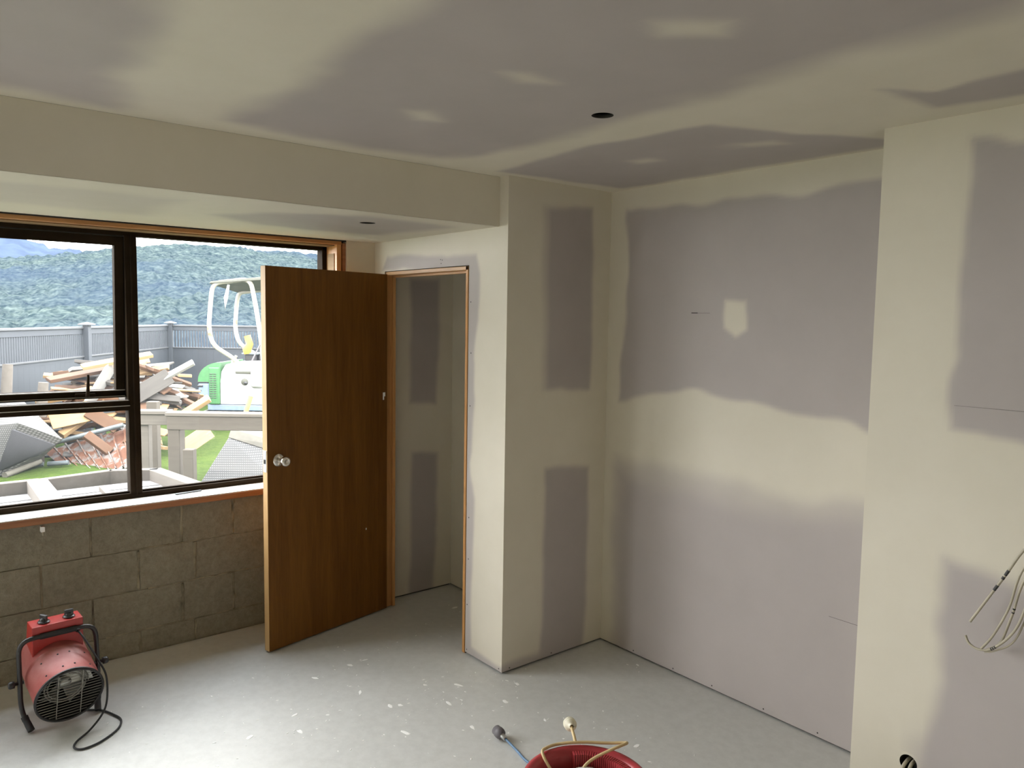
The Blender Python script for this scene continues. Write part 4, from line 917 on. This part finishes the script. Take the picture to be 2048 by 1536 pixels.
def quad_sheet(c, label, ribs, mat, off):
    TL, TR, BR, BL = [Vector(p) for p in c]; o_ = (TL + TR + BR + BL) / 4; nrm = (TR - TL).cross(BL - TL).normalized()
    if nrm.x < 0: nrm = -nrm
    us = []
    for i in range(ribs): a0 = i / ribs; us += [(a0, 0.0), (a0 + 0.80 / ribs, 0.012), (a0 + 0.84 / ribs, 0.040), (a0 + 0.96 / ribs, 0.040)]
    us.append((1.0, 0.0)); k = len(us); nv = 9; vs = []
    for th in (0.0, -0.004):
        for j in range(nv):
            v = j / (nv - 1)
            for (u, h) in us:
                p = TL.lerp(TR, u).lerp(BL.lerp(BR, u), v); vs.append(p - o_ + nrm * (h + th + 0.010 * math.sin(v * 18)))
    fs = []; off_ = nv * k
    for j in range(nv - 1):
        for i in range(k - 1): q = j * k + i; fs += [(q, q + 1, q + k + 1, q + k), (off_ + q, off_ + q + k, off_ + q + k + 1, off_ + q + 1)]
    m = MB(); m.add(vs, fs, mat); o = m.build('roofing_sheet', loc=o_); tag(o, label, 'roofing sheet', 'rusted roofing sheets by the timber heap'); return o
quad_sheet([(-11.141, 1.528, -0.025), (-10.635, 2.503, 0.284), (-10.013, 2.346, -0.059), (-10.35, 1.678, -0.197)], 'rust-patched pressed steel roofing sheet leaning on the heap, the upper large one', 8, M['rust'], 0)
quad_sheet([(-10.776, 1.643, -0.121), (-10.352, 2.521, 0.202), (-9.688, 2.351, -0.028), (-9.973, 1.743, -0.201)], 'rusty roofing sheet with pale steel end lying lower, under the large leaning one', 9, M['rust'], 1)
m = MB(); m.tube([(-0.5, 0, 0), (0.5, 0, 0)], [0.03, 0.03], M['palesteel'], 12); o = m.build('metal_pipe', loc=(-10.70, 1.86, 0.20)); o.rotation_euler = Euler((0, -0.25, math.atan2(0.94, 0.35))); tag(o, 'pale metal pipe along the top edge of the rusty sheets', 'pipe')
for (a, b_, lb) in (((-10.51, 1.17, -0.07), (-10.42, 1.42, -0.06), 'short pale pipe lying on the lawn, nearest the wicker sofa'), ((-10.40, 1.46, -0.06), (-10.30, 1.66, -0.05), 'short pale pipe lying on the lawn, beside the rusty sheets')):
    a = Vector(a); b_ = Vector(b_); m = MB(); m.tube([(0, 0, 0), b_ - a], 0.028, M['palesteel'], 12); tag(m.build('metal_pipe', loc=a), lb, 'pipe')

# upturned wicker sofa at the left
ws = empty('wicker_sofa', (-10.5, 0.95, -0.10)); tag(ws, 'upturned pale wicker sofa with grey fabric underside, at the left of the window', 'sofa')
o0 = Vector((-10.5, 0.95, -0.10))
def rel(pts, o=o0): return [Vector(p) - o for p in pts]
m = MB(); m.hull(rel([(-10.95, 0.78, 0.62), (-11.07, 1.08, 0.74), (-10.92, 1.26, 0.70), (-10.25, 1.60, 0.24), (-9.98, 1.13, 0.50), (-10.38, 0.52, 0.40), (-10.40, 1.36, -0.02), (-10.05, 0.97, -0.08), (-10.35, 0.42, -0.08), (-11.35, 1.35, -0.08), (-10.85, 0.75, -0.08)]), M['wicker']); m.build('wicker_body', ws)
gf = [p + Vector((0.10, -0.07, -0.02)) for p in rel([(-9.98, 1.13, 0.46), (-10.22, 1.56, 0.22), (-10.36, 1.34, 0.04), (-10.04, 0.98, 0.0)])]
m = MB(); m.hull(gf + [p + Vector((-0.04, 0.02, 0)) for p in gf] + [Vector((0, 0, 0)) + (gf[0] + gf[1] + gf[2] + gf[3]) / 4 + Vector((0.055, -0.02, 0))], M['fabric'], smooth=True); tag(m.build('seat_fabric', ws), 'sagging grey fabric underside')
g2 = rel([(-9.99, 1.12, 0.47), (-10.33, 0.54, 0.38), (-10.31, 0.44, -0.05), (-10.04, 0.96, -0.05)])
m = MB(); m.hull(g2 + [p + Vector((-0.03, 0.03, 0)) for p in g2], M['wicker']); m.build('side_panel', ws)
m = MB(); p0, p1 = rel([(-10.01, 0.99, -0.075), (-10.40, 1.38, -0.02)]); m.tube([p0, p1], 0.035, M['beige'], 8); m.build('base_rail', ws)
for a, b_ in (((-11.02, 1.13, 0.60), (-11.04, 1.17, 1.09)), ((-10.86, 1.47, 0.45), (-10.86, 1.51, 0.87))):
    p0, p1 = rel([a, b_]); m = MB(); m.tube([p0, p1], [0.065, 0.055], M['weathp'], 12); m.build('leg', ws)
m = MB(); p0, p1 = rel([(-10.62, 1.42, -0.08), (-10.60, 1.42, 0.25)]); m.box((-0.035, -0.035, -0.0), (0.035, 0.035, 0.34), M['weath'], Matrix.Translation(p0)); m.build('leg', ws)

# upturned / leaning wicker chair under the table
wc = empty('wicker_chair', (-8.55, 3.0, -0.10)); tag(wc, 'pale wicker chair tipped over with its beige frame up, right of the grey table leg', 'chair')
o1 = Vector((-8.55, 3.0, -0.10))
q = rel([(-8.80, 3.03, 0.33), (-8.48, 2.58, -0.13), (-7.95, 3.30, -0.13), (-8.30, 3.62, 0.10)], o1)
back = [p + Vector((-0.30, 0.30, 0.0)) for p in q]; back[1].z = 0.02; back[2].z = 0.02
m = MB(); m.hull(q + back, M['wicker'], 0.01); m.build('wicker_shell', wc)
a = rel([(-8.80, 3.03, 0.33), (-8.30, 3.62, 0.10), (-8.86, 3.08, 0.42), (-8.32, 3.70, 0.20)], o1)
m = MB(); m.hull([a[0] + Vector((0.01, -0.01, 0)), a[1] + Vector((0.01, -0.01, 0)), a[2], a[3]] + [p + Vector((-0.32, 0.32, 0.02)) for p in a], M['beige'], 0.006); tag(m.build('frame', wc), 'flat beige frame boards')
m = MB(); p0, p1 = rel([(-9.36, 3.26, 0.0), (-9.35, 3.50, 0.73)], o1); m.tube([p0, p1], 0.03, M['timA'], 10); m.build('leg', wc)

# grey trestle, its thick end leg toward the window
tbl = empty('timber_trestle', (-8.585, 2.325, -0.10), YW); tag(tbl, 'weathered grey-brown timber trestle with thick square leg, seen beyond the window', 'trestle')
m = MB(); m.bbox((-0.03, -0.02, 0.745), (1.70, 0.16, 0.785), M['weathp'], 0.006, seg=1); m.build('cap_board', tbl)
m = MB(); m.bbox((-0.015, -0.01, 0.60), (1.68, 0.03, 0.745), M['weath'], 0.004, seg=1); m.build('face_board', tbl)
for a in (0.05, 1.58):
    m = MB(); m.bbox((a - 0.065, 0.0, 0), (a + 0.065, 0.14, 0.745), M['weath'], 0.008, seg=1); m.build('leg', tbl)
st = empty('timber_trestle', (-8.92, 2.10, -0.10), YW + 0.05); tag(st, 'short paler timber trestle butting against the left end of the thick-legged one', 'trestle')
m = MB(); m.bbox((-0.02, -0.03, 0.745), (0.33, 0.14, 0.785), M['weathp'], 0.006, seg=1); m.build('cap_board', st)
m = MB(); m.bbox((0.0, -0.01, 0.63), (0.32, 0.02, 0.745), M['weathp'], 0.004, seg=1); m.build('face_board', st)
for a in (0.055,):
    m = MB(); m.bbox((a - 0.05, 0.02, 0), (a + 0.05, 0.12, 0.745), M['weathp'], 0.006, seg=1); m.build('leg', st)
m = MB(); m.bbox((-0.06, -0.05, 0), (0.06, 0.05, 0.80), M['weath'], 0.006, seg=1); o = m.build('timber_post', loc=(-9.62, 2.44, -0.10)); o.rotation_euler = (0, 0, YW); tag(o, 'grey timber post standing behind the short pale trestle', 'post')
m = MB(); m.bbox((-0.055, -0.05, 0), (0.055, 0.05, 0.42), M['weath'], 0.006, seg=1); o = m.build('timber_post', loc=(-8.30, 2.45, -0.10)); o.rotation_euler = (0, 0, YW); tag(o, 'short upright grey timber post beside the thick table leg', 'post')

# low daybed frame just outside the window
db = empty('daybed_frame', (-5.8, 0.6, -0.10)); tag(db, 'low weathered timber daybed frame with white recessed base panel, just outside the glass', 'daybed')
o2 = Vector((-5.8, 0.6, -0.10))
def rail(a, b_, w_, h_, z1, mat='weathp', name='rail'):
    a = Vector((a[0], a[1], 0)); b_ = Vector((b_[0], b_[1], 0)); d = b_ - a; m = MB()
    m.bbox((0, -w_ / 2, z1 - h_), (d.length, w_ / 2, z1), M[mat], 0.004, Matrix.Translation(Vector((a.x - o2.x, a.y - o2.y, -o2.z))) @ Matrix.Rotation(math.atan2(d.y, d.x), 4, 'Z'), 1)
    return m.build(name, db)
rail((-6.50, -1.0), (-6.52, 0.86), 0.07, 0.15, 0.50); rail((-6.50, 0.84), (-6.60, 1.36), 0.07, 0.15, 0.50); rail((-6.60, 1.34), (-6.44, 1.66), 0.07, 0.15, 0.50); rail((-6.47, 1.64), (-5.05, 1.82), 0.10, 0.15, 0.50)
rail((-5.05, -1.0), (-5.05, 1.82), 0.07, 0.15, 0.50); rail((-6.50, -1.0), (-5.05, -1.0), 0.07, 0.15, 0.50)
rail((-6.50, 0.84), (-5.08, 0.81), 0.13, 0.10, 0.505, name='cross_brace'); rail((-6.18, 1.20), (-5.08, 1.16), 0.035, 0.04, 0.47, name='cross_bar')
m = MB()
for k in range(6): x0 = -6.46 + k * 0.235; m.bbox((x0, -0.98, 0.398), (x0 + 0.205, 1.62, 0.412), M['whiteboard'], 0.002, Matrix.Translation(-o2), 1)
tag(m.build('base_panel', db), 'white slatted base panel')
for (a, b_) in ((-6.44, -0.93), (-5.12, -0.93), (-6.44, 1.5), (-5.12, 1.72)):
    m = MB(); m.bbox((a - 0.04 - o2.x, b_ - 0.04 - o2.y, 0), (a + 0.04 - o2.x, b_ + 0.04 - o2.y, 0.46), M['weathp'], 0.005, seg=1); m.build('leg', db)

# mini excavator parked in front of the fence
dg = empty('mini_excavator', (-12.78, 4.48, -0.20), YW); tag(dg, 'white and green mini excavator with cream roll bar and canopy', 'excavator')
def D(fn, name, par=dg, label=None):
    m = MB(); fn(m); o = m.build(name, par)
    if label: o['label'] = label
    return o
z_ = lambda z: z + 0.20
def hood(m):
    # rounded engine shell: side profile in x-z, pulled along y
    prof_ = [(-0.22, 0.245), (-0.22, 0.62), (-0.20, 0.78), (-0.12, 0.90), (0.05, 0.95), (0.55, 0.97), (0.95, 0.95), (1.0, 0.85), (1.0, 0.245)]
    k = len(prof_); vs = []
    for (yy, sc) in ((0.0, 0.97), (0.03, 1.0), (1.05, 1.0), (1.08, 0.97)):
        for (x, z) in prof_: vs.append((0.39 + (x - 0.39) * sc, yy, z_(0.245 + (z - 0.245) * sc)))
    fs = [(j * k + i, j * k + (i + 1) % k, (j + 1) * k + (i + 1) % k, (j + 1) * k + i) for j in range(3) for i in range(k)] + [tuple(range(k))[::-1], tuple(range(3 * k, 4 * k))]
    m.add(vs, fs, M['digwhite'], False)
    m.lathe([(0, 0.01), (0.05, 0.008), (0.06, 0)], M['canopy'], Matrix.Translation((0.20, 0.0, z_(0.62))) @ Matrix.Rotation(PI / 2, 4, 'X'), 16)
    m.lathe([(0, 0.012), (0.03, 0.01), (0.032, 0)], M['black'], Matrix.Translation((0.22, -0.001, z_(0.60))) @ Matrix.Rotation(PI / 2, 4, 'X'), 16)
    m.bbox((0.30, -0.05, z_(0.52)), (0.52, 0.10, z_(0.93)), M['digwhite'], 0.06, None, 4, True)
    m.bbox((0.05, -0.02, z_(0.76)), (0.85, 0.05, z_(0.80)), M['canopy'], 0.01)
D(hood, 'engine_cover')
def green(m):
    P = []
    for i in range(9):
        t = i / 8 * PI / 2; P.append((-0.57 + (1 - math.cos(t)) * 0.37, 0.64 + math.sin(t) * 0.30))
    P = [(-0.57, 0.60)] + P + [(-0.20, 0.60)]
    k = len(P)
    vs = [(x, yy, z_(z)) for yy in (-0.01, 1.09) for (x, z) in P]
    m.add(vs, [(i, (i + 1) % k, k + (i + 1) % k, k + i) for i in range(k)] + [tuple(range(k))[::-1], tuple(range(k, 2 * k))], M['diggreen'])
    m.bbox((-0.39, -0.025, z_(0.24)), (-0.21, 1.10, z_(0.86)), M['diggreen'], 0.02)
D(green, 'rear_hood', label='green rear hood')
def vents(m):
    for i in range(12):
        for c in (-0.345, -0.285): m.bbox((c - 0.024, -0.032, z_(0.74 - i * 0.036)), (c + 0.022, -0.020, z_(0.752 - i * 0.036)), M['black'], 0.002, seg=1)
    for i in range(4): m.bbox((-0.58, -0.02, z_(0.53 - i * 0.075)), (-0.49 + (-0.03 if i else 0), 0.05, z_(0.555 - i * 0.075)), M['black'], 0.003, seg=1)
    m.bbox((-0.575, -0.016, z_(0.595)), (-0.40, 1.0, z_(0.615)), M['black'], 0.003)
D(vents, 'vent_slots')
D(lambda m: m.bbox((-0.575, -0.005, z_(0.22)), (-0.385, 1.08, z_(0.60)), M['digblue'], 0.03), 'counterweight', label='blue-grey counterweight')
D(lambda m: (m.bbox((-0.42, 0.0, z_(0.14)), (1.15, 1.10, z_(0.235)), M['digblue'], 0.01), m.lathe([(0, z_(0.15)), (0.4, z_(0.15)), (0.4, z_(0.0)), (0, z_(0.0))], M['black'], Matrix.Translation((0.3, 0.55, 0)), 24)), 'deck')
rp = [(0.08, 0.05, z_(0.93)), (-0.02, 0.05, z_(1.02)), (-0.34, 0.05, z_(1.22)), (-0.40, 0.05, z_(1.50)), (-0.36, 0.05, z_(1.95)), (-0.32, 0.05, z_(2.24)), (0.0, 0.05, z_(2.28)), (0.30, 0.05, z_(2.32)), (0.38, 0.05, z_(1.9)), (0.46, 0.05, z_(1.35)), (0.50, 0.05, z_(0.9)), (0.50, 0.05, z_(0.24))]
def rops(m):
    q_ = rounded(rp, 0.16, 6); m.tube(q_, 0.036, M['rops'], 12)
    m.tube([(-0.02, 0.05, z_(0.93)), (0.05, 0.05, z_(1.05))], 0.025, M['rops'], 8)
D(rops, 'roll_bar')
def rops2(m): m.tube(rounded([(p[0] + 0.1, 0.98, p[2] - (0.12 if p[2] > 2.2 else 0)) for p in rp], 0.16, 6), 0.036, M['rops'], 12)
D(rops2, 'roll_bar')
def canopy(m):
    m.hull([(-0.36, 0.0, z_(2.23)), (0.95, 0.0, z_(2.34)), (0.97, 1.15, z_(2.16)), (-0.30, 1.15, z_(2.12)), (-0.34, 0.0, z_(2.27)), (0.95, 0.0, z_(2.40)), (0.97, 1.15, z_(2.22)), (-0.30, 1.15, z_(2.16))], M['canopy'], 0.01)
D(canopy, 'canopy')
D(lambda m: (m.bbox((0.30, 0.35, z_(0.95)), (0.85, 0.85, z_(1.08)), M['black'], 0.03), m.bbox((0.72, 0.35, z_(1.05)), (0.85, 0.85, z_(1.5)), M['black'], 0.03)), 'seat')
D(lambda m: (m.bbox((0.10, 0.30, z_(0.93)), (0.30, 0.60, z_(1.07)), M['black'], 0.02), m.bbox((0.06, 0.26, z_(1.06)), (0.34, 0.5, z_(1.09)), M['palesteel'], 0.01)), 'console')
D(lambda m: m.tube([(0.15, 0.3, z_(1.07)), (0.14, 0.3, z_(1.15)), (0.19, 0.3, z_(1.24)), (0.15, 0.3, z_(1.38))], [0.06, 0.075, 0.06, 0.055], M['yellow'], 12), 'gaiter', label='yellow rubber gaiter')
D(lambda m: m.tube([(0.32, 0.02, z_(0.97)), (0.46, 0.02, z_(1.25))], 0.012, M['greyplug'], 8), 'control_lever')
D(lambda m: m.tube([(-0.06, 0.05, z_(2.22)), (-0.10, 0.03, z_(2.0)), (-0.12, 0.03, z_(1.82)), (-0.08, 0.04, z_(2.0))], [0.02, 0.035, 0.02, 0.01], M['digwhite'], 8), 'hanging_strap')
for yy in (0.02, 0.82):
    def track(m, yy=yy):
        P = [(x, z) for (x, z) in [(-0.55, 0.06), (-0.48, 0.0), (1.08, 0.0), (1.15, 0.06), (1.15, 0.22), (1.08, 0.30), (-0.48, 0.30), (-0.55, 0.22)]]; k = len(P)
        m.add([(x, y_, z) for y_ in (yy, yy + 0.26) for (x, z) in P], [(i, (i + 1) % k, k + (i + 1) % k, k + i) for i in range(k)] + [tuple(range(k))[::-1], tuple(range(k, 2 * k))], M['black'])
        for c in range(14): m.box((-0.5 + c * 0.115, yy - 0.01, 0.295), (-0.46 + c * 0.115, yy + 0.27, 0.325), M['black'])
    D(track, 'track')
D(lambda m: (m.tube(rounded([(1.1, 0.5, z_(0.5)), (1.6, 0.5, z_(1.8)), (2.3, 0.5, z_(1.7))], 0.3, 5), 0.10, M['digwhite'], 10), m.tube([(2.3, 0.5, z_(1.7)), (2.6, 0.5, z_(0.7))], 0.08, M['digwhite'], 10)), 'boom')
